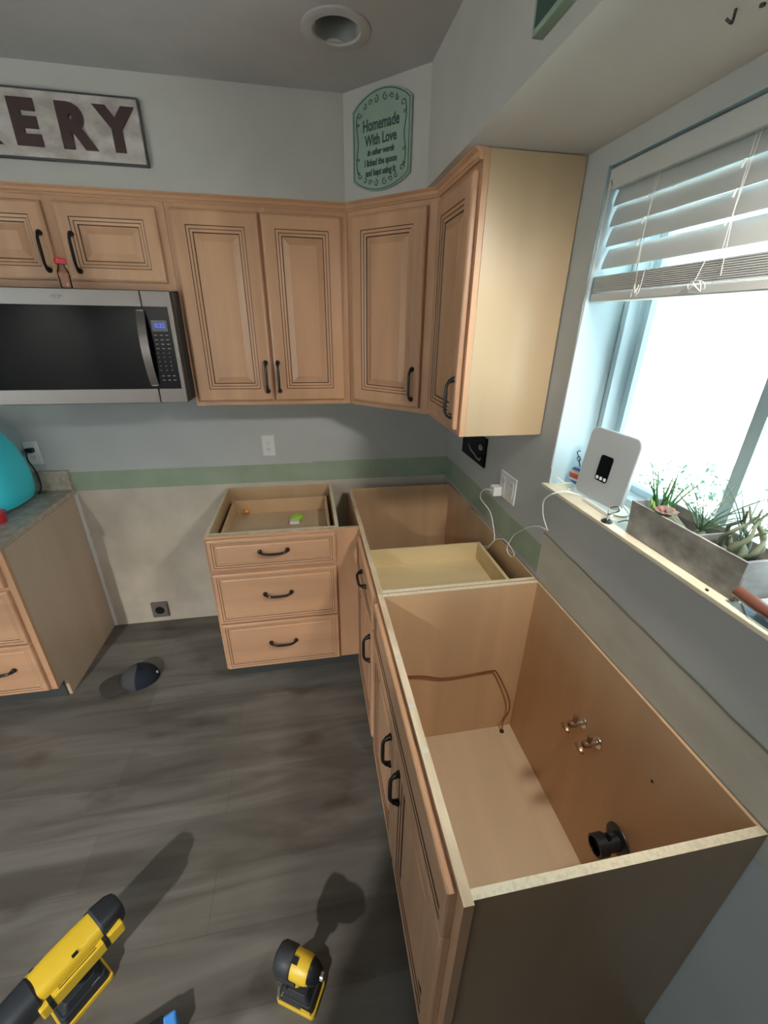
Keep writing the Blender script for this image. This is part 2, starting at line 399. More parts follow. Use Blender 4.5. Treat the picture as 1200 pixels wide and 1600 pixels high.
# window: jambs, head, sill, frame, mullion, panes
b = MB()
b.box(-.003, YW0-.004, ZS, .13, YW0, ZW, M['tintedtrim']); b.box(-.003, YW1, ZS, .13, YW1+.004, ZW, M['tintedtrim'])
b.box(0, YW1, ZW-.004, .13, YW0, ZW, M['tintedtrim'])
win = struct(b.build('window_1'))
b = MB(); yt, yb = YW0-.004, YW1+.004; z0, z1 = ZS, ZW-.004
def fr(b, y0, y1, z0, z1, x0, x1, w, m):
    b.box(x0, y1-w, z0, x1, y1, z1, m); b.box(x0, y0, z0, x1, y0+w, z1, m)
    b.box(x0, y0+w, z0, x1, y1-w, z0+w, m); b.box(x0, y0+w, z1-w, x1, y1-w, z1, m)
fr(b, yb, yt, z0, z1, .132, .245, .022, M['tintedtrim'])
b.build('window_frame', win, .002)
b = MB(); fr(b, -1.605, yt-.022, z0+.022, z1-.022, .185, .225, .022, M['tintedtrim']); fr(b, yb+.022, -1.575, z0+.022, z1-.022, .150, .184, .030, M['tintedtrim'])
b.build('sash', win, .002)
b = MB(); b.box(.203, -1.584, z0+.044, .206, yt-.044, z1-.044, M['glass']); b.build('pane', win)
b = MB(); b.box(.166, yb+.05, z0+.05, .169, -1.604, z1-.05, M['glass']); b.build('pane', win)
b = MB(); b.box(-.022, YW1-.02, ZS-.012, .132, YW0+.012, ZS, M['sill']); sill = b.build('window_sill', win, .002)
b = MB(); b.lathe([(0, .006), (.0006, .006)], (-.010, -1.743, ZS), (0, 0, 1), M['dark'], 14, .6); b.build('nail_hole', sill)

# ------------------------------------------------------------------ recessed ceiling light
t = thing('recessed_light', 'white recessed round ceiling light, switched off', 'ceiling light', (LX, LY, ZC))
b = MB(); b.lathe([(-.0, .100), (-.004, .099), (-.006, .094), (-.006, .070), (-.001, .066), (.0, .066)], (LX, LY, ZC), (0, 0, 1), M['ceil'], 40); b.b.faces.ensure_lookup_table()
for f in [f for f in b.b.faces if len(f.verts) > 4]: b.b.faces.remove(f)
b.build('trim_ring', t)
b = MB(); b.lathe([(-.001, .066), (.010, .058), (.055, .052), (.09, .050)], (LX, LY, ZC), (0, 0, 1), M['lens'], 40)
for f in [f for f in b.b.faces if len(f.verts) > 4 and f.calc_center_median().z < ZC+.01]: b.b.faces.remove(f)
b.build('reflector', t)
t = thing('ceiling_lamp', 'round white ceiling lamp shining in the room behind', 'ceiling light', (-2.55, -4.3, ZC))
b = MB(); b.lathe([(0, .09), (-.02, .09), (-.03, .075)], (-2.55, -4.3, ZC), (0, 0, 1), M['white'], 32); b.build('housing', t)

t = thing('ceiling_lamp', 'round white fill downlight added in the soffit over the sink', 'ceiling light', (-.105, -2.02, ZT))  # housing for the added fill light, out of view
b = MB(); b.lathe([(0, .08), (-.006, .08), (-.008, .065)], (-.105, -2.02, ZT), (0, 0, 1), M['white'], 32); b.build('housing', t)

# ------------------------------------------------------------------ frames for cabinet faces: local (u, outward, z)
FB = lambda x, y: frame((x, y, 0), (1, 0, 0), (0, -1, 0))
FR = lambda y, x: frame((x, y, 0), (0, -1, 0), (-1, 0, 0))
FS = 0.019
# ------------------------------------------------------------------ base cabinets
def open_box(b, x0, y0, x1, y1, z0, z1, t, m, edge, floor=None, skip=(), fm=None):
    if 'l' not in skip: b.box(x0, y0, z0, x0+t, y1, z1, m, edge)
    if 'r' not in skip: b.box(x1-t, y0, z0, x1, y1, z1, m, edge)
    if 'b' not in skip: b.box(x0+t, y1-t*.6, z0, x1-t, y1, z1, m, edge)
    if 'f' not in skip: b.box(x0+t, y0, z0, x1-t, y0+t, z1, m, edge)
    if floor: b.box(x0+t*.9, y0+t*.9, floor-t, x1-t*.9, y1-t*.5, floor, fm or M['insfloor'])
def face_frame(b, F, w, z0, z1, rails, stiles, m, mtop):
    # stiles = list of (u0, u1); rails = list of (z0, z1); depth .019 behind the face
    for (u0, u1) in stiles: b.F = F; b.box(u0, -FS, z0, u1, 0, z1, m, mtop)
    us = sorted(stiles)
    for i in range(len(us)-1):
        for (a, c) in rails: b.box(us[i][1], -FS, a, us[i+1][0], 0, c, M['wx'] if m is M['wz'] else m, mtop)
    b.F = Matrix()
def toekick(parent, *a):
    b = MB(); b.box(*a, M['toe']); return b.build('toe_kick', parent)

# three-drawer cabinet right of the range gap
t = thing('drawer_cabinet', 'maple three-drawer base cabinet without a top, right of the empty range gap', 'cabinet', (-1.0, -.3, 0), 'maple base cabinets')
b = MB(); open_box(b, XL+.001, -D+FS, XR, -.003, B, H, T, M['inside'], M['edge'], B+T)
b.build('carcass', t)
F = FB(XL, -D); b = MB(); Wd = -D-XL
face_frame(b, F, Wd, B, H, [(B, B+.035), (.385, .415), (.680, .705), (H-.03, H)], [(0, .035), (XR-XL-.03, XR-XL+.0)], M['wz'], M['frametop'])
b.F = F; b.box(XR-XL, -FS, B, Wd-.001, 0, H, M['wz'], M['frametop']); b.F = Matrix(); b.build('face_frame', t)
for (z0, z1, hz) in ((.706, .866, .797), (.410, .689, .566), (.124, .402, .272)):
    d_ = front('drawer', F, .010, z0, -.722-XL, z1, M['wx'], drawer_profile(M['wx']), t)
    handle(F, (-1.003-XL, hz), .122, False, d_, .020)
b = MB(); open_box(b, -1.252, -.585, -.738, -.088, .735, .832, .013, M['birch'] if 0 else M['inside'], M['inside'], .750)
b.build('drawer_box', t)
toekick(t, XL+.02, -.545, 0, -.615, -.53, B)

# left base cabinet with the same drawers
XW = -2.461
t = thing('drawer_cabinet', 'maple drawer base cabinet under the taupe worktop at the left edge', 'cabinet', (-2.27, -.3, 0), 'maple base cabinets')
b = MB(); b.box(XC-T, -D+FS, B, XC, -.003, H, M['sideraw']); b.box(XC-T, -.535, 0, XC, -.003, B, M['sideraw']); b.box(XW, -D+FS, B, XW+T, -.003, H, M['sideraw'])
b.box(XW+T, -D+FS, B, XC-T, -.003, B+T, M['inside']); b.box(XW+T, -.012, B, XC-T, -.003, H, M['inside']); b.build('carcass', t)
# toe notch cut from the side panel
bm_ = t.children[0].data
F = FB(XW, -D); Wd = XC-XW; b = MB()
face_frame(b, F, Wd, B, H, [(B, B+.035), (.385, .415), (.680, .705), (H-.03, H)], [(0, .035), (Wd-.035, Wd)], M['wz'], M['frametop']); b.build('face_frame', t)
for (z0, z1, hz) in ((.706, .866, .797), (.410, .689, .566), (.124, .402, .272)):
    d_ = front('drawer', F, .014, z0, Wd-.028, z1, M['wx'], drawer_profile(M['wx']), t)
    handle(F, (Wd/2, hz), .122, False, d_, .020)
toekick(t, XW+.01, -.545, 0, XC-T, -.53, B)
t = thing('worktop', 'taupe laminate worktop with short splashback, left of the range gap', 'worktop', (-2.3, -.3, H))
b = MB(); b.box(-3.0, -.60, H+.0005, -2.10, -.02, H+.012, M['dark']); b.build('gap_shade', t)  # dark block painting the shade in the gap under the slab
b = MB(); b.box(-3.0, -.640, H+.011, -2.066, -.0015, .914, M['counter']); b.box(-2.066, -.640, H+.011, -2.064, -.0015, .914, M['counteredge'])
b.build('slab', t, .002)
b = MB(); b.box(-3.0, -.020, .914, -2.070, -.0015, 1.020, M['counteredge']); b.build('splashback', t, .001)

# corner cabinet along the right wall
t = thing('corner_cabinet', 'maple corner base cabinet without a top, pull-out drawer inside', 'cabinet', (-.3, -.65, 0), 'maple base cabinets')
b = MB()
b.box(-D+FS, Y0-T*.7, B, -.004, Y0, H, M['inside'], M['inside'])
b.box(-.010, YJ+.003, B, -.004, Y0-T*.7, H, M['inside'], M['inside'])
b.box(-D+FS, YJ+.003, B, -.010, YJ+.003+T, H, M['inside'], M['edge'])
b.box(-D+FS, YJ+.02, B, -.010, Y0-T*.7, B+T, M['insfloor'])
b.build('carcass', t)
F = FR(Y0, -D); b = MB(); Wd = Y0-YJ
face_frame(b, F, Wd, B, H, [(B, B+.035), (.690, .712), (H-.03, H)], [(0, .53), (Wd-.02, Wd-.0005)], M['wz'], M['frametop'])
b.F = F; b.box(.53, -FS, H-.03, .531, 0, H, M['wy'], M['frametop']); b.F = Matrix(); b.build('face_frame', t)
d_ = front('drawer', F, Y0+.672, .709, Y0+1.128, .862, M['wy'], drawer_profile(M['wy']), t); handle(F, (Y0+.925, .800), .11, False, d_, .020)
d_ = front('door', F, Y0+.672, .128, Y0+1.128, .697, M['wz'], door_profile(M['wz']), t); handle(F, (Y0+1.090, .585), .12, True, d_, .020)
b = MB(); open_box(b, -.588, YJ+.030, -.045, -.700, .700, .802, .014, M['birch'], M['birch'], .718, (), M['birch']); b.build('drawer_box', t)
b = MB(); b.box(-.10, -1.09, .719, -.088, -1.075, .77, M['stick']); b.build('drawer_clip', t)
toekick(t, -.545, YJ+.002, 0, -.53, Y0, B)

# sink cabinet
t = thing('sink_cabinet', 'long maple sink base cabinet, open at the top with no sink', 'cabinet', (-.3, -1.58, 0), 'maple base cabinets')
b = MB()
b.box(-D+FS, YJ-T-.003, B, -.006, YJ-.003, H, M['inside'], M['edge'])
b.box(-.012, YE+T, B, -.004, YJ-T-.003, H, M['inside'], M['inside'])
b.box(-D+FS, YE, B, -.004, YE+T, H, M['endshade'], M['edge']); b.box(-.54, YE, 0, -.004, YE+T, B, M['endshade'])
b.box(-D+FS, YE+T, B, -.012, YJ-T-.003, B+T*.6, M['insfloor'])
b.build('carcass', t)
F = FR(YJ, -D); Wd = YJ-YE+.006; b = MB()
face_frame(b, F, Wd, B, H, [(B, B+.035), (.690, .722), (H-.035, H)], [(.0005, .02), (.415, .465), (Wd-.035, Wd)], M['wz'], M['frametop'])
b.build('face_frame', t)
front('false_drawer_front', F, .035, .716, Wd-.026, .862, M['wy'], drawer_profile(M['wy']), t)
d_ = front('door', F, .035, .128, .437, .704, M['wz'], door_profile(M['wz']), t); handle(F, (.382, .588), .12, True, d_, .020)
d_ = front('door', F, .443, .128, Wd-.026, .704, M['wz'], door_profile(M['wz']), t); handle(F, (.497, .592), .12, True, d_, .020)
for yy in (-1.45, -1.62, -1.74):
    b = MB(); b.lathe([(0, .008), (.0005, .008)], (-D+.0095, yy, H), (0, 0, 1), M['bare'], 16); b.build('filled_screw_hole', t)
toekick(t, -.545, YE+T, 0, -.53, YJ-.002, B)

# ------------------------------------------------------------------ wall cabinets
ZD0, ZD1 = 1.413, 2.131
t = thing('wall_cabinet', 'tall two-door maple wall cabinet right of the microwave', 'cabinet', (-.95, -.15, ZB), 'maple wall cabinets')
x0, x1 = -1.304, -.6105
b = MB(); b.box(x0, -UD+FS, ZB+.012, x1, -.003, ZT-.001, M['sideraw']); b.build('carcass', t)
F = FB(x0, -UD); b = MB(); face_frame(b, F, x1-x0, ZB, ZT-.018, [(ZB, ZB+.035), (ZT-.05, ZT-.018)], [(0, .035), (.33, .37), (x1-x0-.035, x1-x0)], M['wz'], M['wz']); b.build('face_frame', t, .0015)
d_ = front('door', F, .017, ZD0, .341, ZD1, M['wz'], door_profile(M['wz']), t); handle(F, (-.984-x0, 1.516), .122, True, d_, .020)
d_ = front('door', F, .353, ZD0, -.635-x0, ZD1, M['wz'], door_profile(M['wz']), t); handle(F, (-.932-x0, 1.516), .122, True, d_, .020)

t = thing('wall_cabinet', 'short two-door maple wall cabinet above the microwave', 'cabinet', (-1.685, -.15, 1.855), 'maple wall cabinets')
x0, x1 = -2.066, -1.305
b = MB(); b.box(x0, -UD+FS, 1.856, x1, -.003, ZT-.001, M['sideraw']); b.build('carcass', t)
F = FB(x0, -UD); b = MB(); face_frame(b, F, x1-x0, 1.850, ZT-.018, [(1.850, 1.885), (ZT-.05, ZT-.018)], [(0, .035), (.345, .385), (x1-x0-.035, x1-x0)], M['wz'], M['wz']); b.build('face_frame', t, .0015)
d_ = front('door', F, .014, 1.876, -1.722-x0, ZD1, M['wz'], door_profile(M['wz'], .045), t); handle(F, (-1.745-x0, 1.970), .120, True, d_, .020)
d_ = front('door', F, -1.682-x0, 1.876, -1.336-x0, ZD1, M['wz'], door_profile(M['wz'], .045), t); handle(F, (-1.640-x0, 1.970), .120, True, d_, .020)

t = thing('corner_wall_cabinet', 'single-door maple wall cabinet set diagonally across the corner', 'cabinet', (-.3, -.3, ZB), 'maple wall cabinets')
b = MB(); b.prism([(-.609, -.003), (-.609, -UD+.013), (-UD+.013, -.609), (-.003, -.609), (-.003, -.003)], ZB+.012, ZT-.001, M['sideraw']); b.build('carcass', t)
F = frame((-.610, -UD, 0), (1, -1, 0), (-1, -1, 0)); Wd = .4285
b = MB(); face_frame(b, F, Wd, ZB, ZT-.018, [(ZB, ZB+.035), (ZT-.05, ZT-.018)], [(0, .045), (Wd-.045, Wd)], M['wz'], M['wz']); b.build('face_frame', t, .0015)
d_ = front('door', F, .032, ZD0, .384, ZD1, M['wz'], door_profile(M['wz']), t); handle(F, (.350, 1.510), .122, True, d_, .020)

t = thing('wall_cabinet', 'maple wall cabinet with a bright plain end panel beside the window', 'cabinet', (-.15, -.8, ZB), 'maple wall cabinets')
y0, y1 = -.6105, -.997
b = MB(); b.box(-UD+FS, y1+T, ZB+.012, -.003, y0, ZT-.001, M['sideraw']); b.build('carcass', t)
b = MB(); b.box(-UD+FS, y1, ZB, -.003, y1+T, ZT-.002, M['side']); b.build('end_panel', t, .001)
F = FR(y0, -UD); b = MB(); face_frame(b, F, y0-y1, ZB, ZT-.018, [(ZB, ZB+.035), (ZT-.05, ZT-.018)], [(0, .03), (y0-y1-.03, y0-y1)], M['wz'], M['wz'])
b.F = F; b.box(y0-y1-.02, -FS, ZT-.018, y0-y1, 0, ZT-.002, M['wz']); b.F = Matrix(); b.build('face_frame', t, .0015)
d_ = front('door', F, .028, ZD0, .367, ZD1, M['wz'], door_profile(M['wz']), t); handle(F, (.345, 1.515), .122, True, d_, .020)

# ------------------------------------------------------------------ microwave
t = thing('microwave', 'stainless over-the-range microwave with black glass door and bowed handle', 'microwave', (-1.69, -.2, 1.424))
mx0, mx1, mz0, mz1 = -2.068, -1.312, 1.424, 1.846
b = MB(); b.box(mx0+.004, -.383, mz0+.004, mx1+.006, -.004, mz1-.002, M['steeldark']); b.build('body', t, .003)
F = FB(mx0, -.383); W_ = mx1-mx0; sx_ = -1.419-mx0
b = MB(F); b.box(0, 0, mz0, sx_-.001, .030, mz1, M['steel']); d_ = b.build('door', t, .003)
b = MB(F); b.box(.03, .0295, 1.482, sx_-.0012, .0315, 1.790, M['gloss']); b.build('door_glass', d_, .0005)
# bowed handle
b = MB(F); pts = []; P_ = []
for i in range(17):
    q = i/16; z = 1.497+(1.776-1.497)*q; pts.append((sx_-.008+.010*math.sin(PI*q)*0, .036+.030*math.sin(PI*q)**.8, z))
for i, p in enumerate(pts):
    hw = .0155; P_ += [(p[0]-hw, p[1], p[2]), (p[0]+hw, p[1], p[2]), (p[0]+hw, p[1]-.007, p[2]), (p[0]-hw, p[1]-.007, p[2])]
fs = [(4*i+k, 4*i+(k+1) % 4, 4*i+4+(k+1) % 4, 4*i+4+k) for i in range(16) for k in range(4)] + [(0, 1, 2, 3), (64, 65, 66, 67)]
b.add(P_, fs, M['steel'], True)
for z in (1.50, 1.772): b.box(sx_-.020, .028, z-.006, sx_+.004, .037, z+.006, M['steel'])
b.build('handle', d_)
# swirl emblem on the top rail of the door
b = MB(F); c0 = (-1.706-mx0, 1.819)
for s_ in (-1, 1):
    b.tube([(c0[0]+s_*(.006+.016*k/10), .0305, c0[1]+.004*math.sin(k/10*PI*1.3)) for k in range(11)], .0010, M['keys'], 6)
b.tube([(c0[0]+.010*math.cos(k*PI/8), .0305, c0[1]+.0055*math.sin(k*PI/8)) for k in range(17)], .0010, M['keys'], 6)
b.build('emblem', d_)
b = MB(F); b.box(sx_+.001, 0, mz0, W_, .030, mz1, M['steel']); p_ = b.build('control_panel', t, .003)
b = MB(F); b.box(sx_+.0012, .0295, 1.482, W_-.016, .0315, 1.790, M['gloss']); b.build('panel_glass', p_, .0005)
b = MB(F); b.box(sx_+.022, .031, 1.702, W_-.028, .0322, 1.742, M['dispback']); b.build('display', p_)
text_mesh('clock_digits', '0:22', .022, F @ Matrix.Translation((sx_+.052, .0325, 1.722)), M['display'], p_, .0006, .0003)
b = MB(F)
for r in range(11):
    z = 1.688-r*.0165-(.006 if r > 8 else 0)
    for c in range(3):
        u = sx_+.024+c*.021; hw = .0055 if r in (0, 1, 2, 3, 9, 10) else .0022
        b.box(u, .0315, z-.0018, u+2*hw, .0319, z+.0012, M['keys'])
b.build('key_legends', p_)
b = MB(); b.box(mx0+.03, -.39, mz0-.002, mx1-.02, -.06, mz0+.004, M['black']); b.build('underside_grille', t)

# bottle standing on the microwave
t = thing('spice_bottle', 'small clear bottle with a red cap standing on the microwave', 'bottle', (-1.672, -.395, 1.8465))
c = (-1.672, -.392, 1.8465)
b = MB(); b.lathe([(0, .016), (.004, .019), (.055, .019), (.066, .014), (.072, .011), (.08, .011)], c, (0, 0, 1), M['clear'], 24); b.build('glass', t)
b = MB(); b.lathe([(.002, .014), (.050, .016)], c, (0, 0, 1), M['spice'], 20); b.build('contents', t)
b = MB(); b.lathe([(.0795, .019), (.094, .019), (.097, .016)], c, (0, 0, 1), M['red'], 24); b.build('cap', t)

# ------------------------------------------------------------------ signs
t = thing('bakery_sign', 'galvanised tin sign with raised dark letters above the cabinets', 'sign', (-1.78, -SD, 2.33))
sx0, sx1, sz0, sz1 = -2.24, -1.322, 2.243, 2.433
b = MB(); b.box(sx0, -SD-.018, sz0, sx1, -SD-.001, sz1, M['signedge']); b.build('edge_frame', t, .002)
b = MB(); b.box(sx0+.005, -SD-.0205, sz0+.006, sx1-.005, -SD-.016, sz1-.006, M['signsteel']); b.build('tin_face', t, .004)
lw = [('B', -2.138), ('A', -2.010), ('K', -1.888)]
for ch, cx_ in [('B', -2.125), ('A', -1.985), ('K', -1.842), ('E', -1.690), ('R', -1.540), ('Y', -1.404)]:
    text_mesh('letter', ch, .158, FB(cx_, -SD-.0215) @ Matrix.Translation((0, 0, (sz0+sz1)/2-.004)), M['letters'], t, .0095, .0035, .98)

t = thing('plaque_sign', 'mint green wall plaque with the words Homemade With Love in the corner', 'sign', (-.49, -.455, 2.33))
Fd = frame((a_, -SD, 0), (1, -1, 0), (-1, -1, 0))
def plaque(inset):
    u0, u1 = .050+inset, .306-inset; zb, zt = 2.232+inset*.6, 2.440-inset*.6; um = (u0+u1)/2; out = []
    for i in range(13):
        q = i/12; out.append((u1-(u1-u0)*q, zt+.044*math.sin(PI*q)**.75))
    for i in range(13):
        q = i/12; out.append((u0+(u1-u0)*q, zb-.038*math.sin(PI*q)**.75))
    return out
def slab(b, F, outl, d0, d1, m):
    n = len(outl); b.F = F
    b.add([(u, d0, z) for u, z in outl]+[(u, d1, z) for u, z in outl], [(i, (i+1) % n, n+(i+1) % n, n+i) for i in range(n)]+[tuple(range(n)), tuple(range(n, 2*n))], m); b.F = Matrix()
b = MB(); slab(b, Fd, plaque(0), .001, .010, M['mint']); b.build('board', t, .001)
b = MB(Fd)
for ins in (.008,):
    o = plaque(ins); b.tube([(u, .0103, z) for u, z in o+[o[0]]], .0013, M['mintd'], 6)
def scroll(cu, cz, r, a0, turns, s_=1):
    pts = []
    for i in range(16):
        q = i/15; a = a0+s_*turns*2*PI*q; rr = r*(1-.75*q); pts.append((cu+rr*math.cos(a), .0103, cz+rr*math.sin(a)))
    b.tube(pts, [.0017*(1-.4*i/15) for i in range(16)], M['mintd'], 5)
for (zc_, f_) in ((2.455, 1), (2.219, -1)):
    for s_ in (-1, 1):
        scroll(.178+s_*.020, zc_, .011, PI/2, 1.1, s_); scroll(.178+s_*.046, zc_-f_*.004, .009, 0 if s_ < 0 else PI, 1.1, -s_)
        scroll(.178+s_*.070, zc_-f_*.012, .009, PI/2, 1.0, s_); scroll(.178+s_*.094, zc_-f_*.030, .010, 0, 1.0, s_)
for s_ in (-1, 1):
    b.tube([(.178+s_*(.104+.004*math.sin(i*.9)), .0103, 2.425-i*.0155) for i in range(12)], .0016, M['mintd'], 5)
    for z in (2.40, 2.30, 2.26): scroll(.178+s_*.101, z, .006, 0, .9, s_)
b.build('scroll_border', t)
for (txt, z, size, sx) in (('Homemade', 2.388, .047, .72), ('With Love', 2.345, .042, .76), ('in other words', 2.311, .024, .8), ('I licked the spoon', 2.281, .027, .74), ('and kept using it', 2.251, .027, .74)):
    text_mesh('lettering', txt, size, Fd @ Matrix.Translation((.178, .0104, z)), M['mintd'], t, .0011, .0004, sx, shear=.3 if 'other' in txt else 0)

t = thing('green_board_sign', 'green board with shade painted on its face, hung on the soffit at the top edge', 'sign', (-.37, -1.55, 2.33))
b = MB(); b.box(-.352, -1.72, 2.215, -SR-.022, -1.365, 2.40, M['mint']); b.build('board', t, .002)
for v in t.children[0].data.vertices: pass
b = MB(); b.box(-SR-.0225, -1.71, 2.224, -SR-.021, -1.375, 2.39, M['mintd']); b.build('shaded_face', t)  # darker green paints the shade on the board's face
b = MB(); b.tube(spline([(-.150, -1.572, ZT), (-.150, -1.572, ZT-.012), (-.156, -1.577, ZT-.018), (-.162, -1.572, ZT-.012)], 5), .002, M['steeldark'], 8); tag(b.build('ceiling_hook'), 'small dark metal hook in the pale soffit underside', 'hook')
b = MB(); b.lathe([(0, .004), (-.003, .004), (-.004, .001)], (-.122, -1.589, ZT), (0, 0, 1), M['steeldark'], 12); tag(b.build('screw'), 'tiny dark screw head in the pale soffit underside', 'screw')

# ------------------------------------------------------------------ outlets and wall plates
def rplate(b, F, u0, z0, u1, z1, d, m, r=.004):
    b.F = F; rings(b, 0, 0, [], m) if False else None
    F2 = F @ Matrix.Translation((u0, 0, z0)); b.F = F2
    rings(b, u1-u0, z1-z0, [(0, d*.6, m), (r*.5, d, m)], m, .0002); b.F = Matrix()
def duplex(b, F, u, z):
    b.F = F
    b.box(u-.017, .004, z-.034, u+.017, .0062, z+.034, M['white'])
    for dz in (-.019, .017):
        b.box(u-.008, .006, z+dz-.003, u-.006, .0066, z+dz+.006, M['hole']); b.box(u+.005, .006, z+dz-.003, u+.007, .0066, z+dz+.005, M['hole'])
        b.lathe([(0, .0022), (.0008, .0022)], (u, .0058, z+dz-.009), (0, 1, 0), M['hole'], 10)
    b.F = Matrix()
F = FB(0, 0)
t = thing('wall_outlet', 'white duplex wall outlet above the drawer cabinet', 'outlet', (-1.04, 0, 1.115))
b = MB(); rplate(b, F, -1.074, 1.056, -1.005, 1.174, .005, M['white']); b.build('cover_plate', t, .001)
b = MB(); duplex(b, F, -1.0395, 1.115); b.build('receptacle', t)
t = thing('wall_outlet', 'white wall outlet at the left edge with a black plug in it', 'outlet', (-2.203, 0, 1.115))
b = MB(); rplate(b, F, -2.240, 1.056, -2.171, 1.174, .005, M['white']); b.build('cover_plate', t, .001)
b = MB(); duplex(b, F, -2.2055, 1.115); b.build('receptacle', t)
t = thing('power_cord', 'black plug and cord dropping behind the turquoise appliance', 'cord', (-2.215, -.02, 1.135))
b = MB(); b.box(-2.222, -.032, 1.124, -2.188, -.0068, 1.146, M['black']); b.build('plug', t, .003)
b = MB(); b.tube(spline([(-2.214, -.034, 1.130), (-2.212, -.045, 1.09), (-2.196, -.040, 1.02), (-2.194, -.045, .95), (-2.20, -.07, .919)]), .0035, M['black'], 8); b.build('cord', t)
t = thing('range_receptacle', 'grey range power receptacle low on the bare wall', 'outlet', (-1.795, 0, .09))
b = MB(); rplate(b, F, -1.843, .040, -1.749, .146, .020, M['outletgrey'], .006); b.build('housing', t, .002)
b = MB(); b.lathe([(.0195, .027), (.0205, .027), (.0207, .025)], (-1.795, 0, .094), (0, -1, 0), M['hole'], 28); b.build('socket_face', t)
F = FR(0, 0)
t = thing('wall_outlet', 'white double-gang outlet plate by the window with a charger plugged in', 'outlet', (0, -.812, 1.12))
b = MB(); rplate(b, F, .742, 1.064, .885, 1.176, .005, M['white']); b.build('cover_plate', t, .001)
b = MB(); duplex(b, F, .776, 1.12); b.build('receptacle', t)
b = MB(); b.F = F; b.box(.834, .004, 1.087, .868, .0068, 1.153, M['white']); b.box(.850, .0065, 1.135, .853, .0072, 1.143, M['hole']); b.build('receptacle', t)
t = thing('usb_charger', 'white cube charger with a long white cable up to the sill', 'charger', (-.03, -.758, 1.09))
b = MB(); b.box(-.046, -.780, 1.066, -.007, -.738, 1.108, M['white']); b.build('adapter', t, .004)
cable = [(-.046, -.759, 1.087), (-.060, -.730, 1.083), (-.062, -.690, 1.05), (-.045, -.660, 1.005), (-.03, -.735, .975), (-.03, -.785, .93), (-.03, -.812, .885), (-.034, -.815, .862), (-.038, -.770, .815),
         (-.042, -.735, .797)]
b = MB(); b.tube(spline(cable), .0022, M['cord'], 8)
cable2 = [(-.042, -.735, .797), (-.035, -.765, .80), (-.03, -.815, .868), (-.025, -.850, .895), (-.022, -.895, .912), (-.02, -.950, .905), (-.018, -.982, .890), (-.022, -.960, .872), (-.022, -.925, .880), (-.016, -.920, .910),
          (-.012, -.945, .962), (-.010, -.985, 1.000), (-.012, -1.040, 1.045), (-.010, -1.100, 1.078), (-.012, -1.158, 1.092), (-.020, -1.163, 1.105), (-.034, -1.150, 1.15), (-.050, -1.165, 1.21), (-.045, -1.20, 1.247), (-.01, -1.212, 1.258), (.03, -1.225, 1.249), (.055, -1.27, 1.249)]
b.tube(spline(cable2), .0022, M['cord'], 8); b.build('cable', t)
t = thing('black_wall_plate', 'black glossy wall plate under the end wall cabinet', 'wall plate', (0, -.42, 1.19))
b = MB(); rplate(b, F, .270, 1.122, .566, 1.263, .012, M['gloss'], .004); b.build('plate', t, .002)
b = MB(F); b.tube(spline([(.36, .0130, 1.190), (.40, .0135, 1.168), (.45, .0135, 1.160), (.49, .0135, 1.150), (.52, .0135, 1.150), (.528, .0135, 1.166)]), [.001]+[.0042]*28+[.001]*2, M['keys'], 8); b.build('swash_mark', t)
b = MB(F); b.lathe([(.0115, .019), (.018, .018), (.020, .014)], (.520, 0, 1.212), (0, 1, 0), M['keys'], 20, .75); b.build('knob', t)

# ------------------------------------------------------------------ plumbing inside the sink cabinet
t = thing('copper_tube', 'thin bent copper tube crossing the sink cabinet and dropping to its floor', 'pipe', (-.3, -1.18, .14))
b = MB(); b.tube(spline([(-.586, -1.178, .512), (-.50, -1.176, .505), (-.43, -1.174, .492), (-.35, -1.174, .468), (-.24, -1.174, .470), (-.145, -1.174, .474), (-.120, -1.176, .455), (-.075, -1.180, .365), (-.050, -1.184, .30),
    (-.044, -1.186, .245), (-.062, -1.188, .19), (-.064, -1.190, .15), (-.062, -1.190, .126)]), .0032, M['copper'], 10); b.build('tube', t)
b = MB(); b.lathe([(0, .009), (.006, .009), (.008, .006)], (-.062, -1.190, .1237), (0, 0, 1), M['dark'], 14); b.build('floor_grommet', t)
for i, (y, z, lb) in enumerate(((-1.540, .600, 'brass shut-off valve on the sink cabinet back, farther of the two'), (-1.612, .602, 'brass shut-off valve on the sink cabinet back, nearer of the two'))):
    t = thing('shutoff_valve', lb, 'valve', (-.012, y, z), 'water shut-off valves')
    b = MB(); b.lathe([(.0005, .019), (.003, .018), (.005, .009), (.022, .008)], (-.012, y, z), (-1, 0, 0), M['chrome'], 22); b.build('escutcheon', t)
    b = MB(); b.lathe([(0, .008), (.004, .011), (.024, .011), (.028, .007)], (-.034, y, z), (-1, 0, 0), M['brass'], 18); b.tube([(-.044, y, z), (-.044, y, z+.028)], .007, M['brass'], 12); b.tube([(-.044, y, z+.026), (-.044, y, z+.036)], .0085, M['brass'], 6); b.build('valve_body', t)
    b = MB(); b.lathe([(.028, .004), (.034, .004), (.035, .019), (.042, .019), (.043, .014)], (-.034, y, z-.004), (-1, 0, -.25), M['brass'], 22, .55); b.build('oval_knob', t)
t = thing('drain_pipe', 'black drain stub with flange low in the sink cabinet', 'pipe', (-.012, -1.775, .40))
b = MB(); b.lathe([(.0005, .046), (.004, .045), (.007, .030)], (-.012, -1.775, .405), (-1, 0, 0), M['steeldark'], 28); b.build('flange', t)
b = MB(); b.lathe([(.004, .024), (.045, .024), (.046, .030), (.075, .030), (.076, .024), (.060, .022)], (-.012, -1.775, .405), (-1, 0, 0), M['black'], 28); b.build('pipe_stub', t)
b = MB(); b.tube([(-.05, -1.775, .43), (-.05, -1.775, .455)], .008, M['black'], 12); b.build('clamp_screw', t)
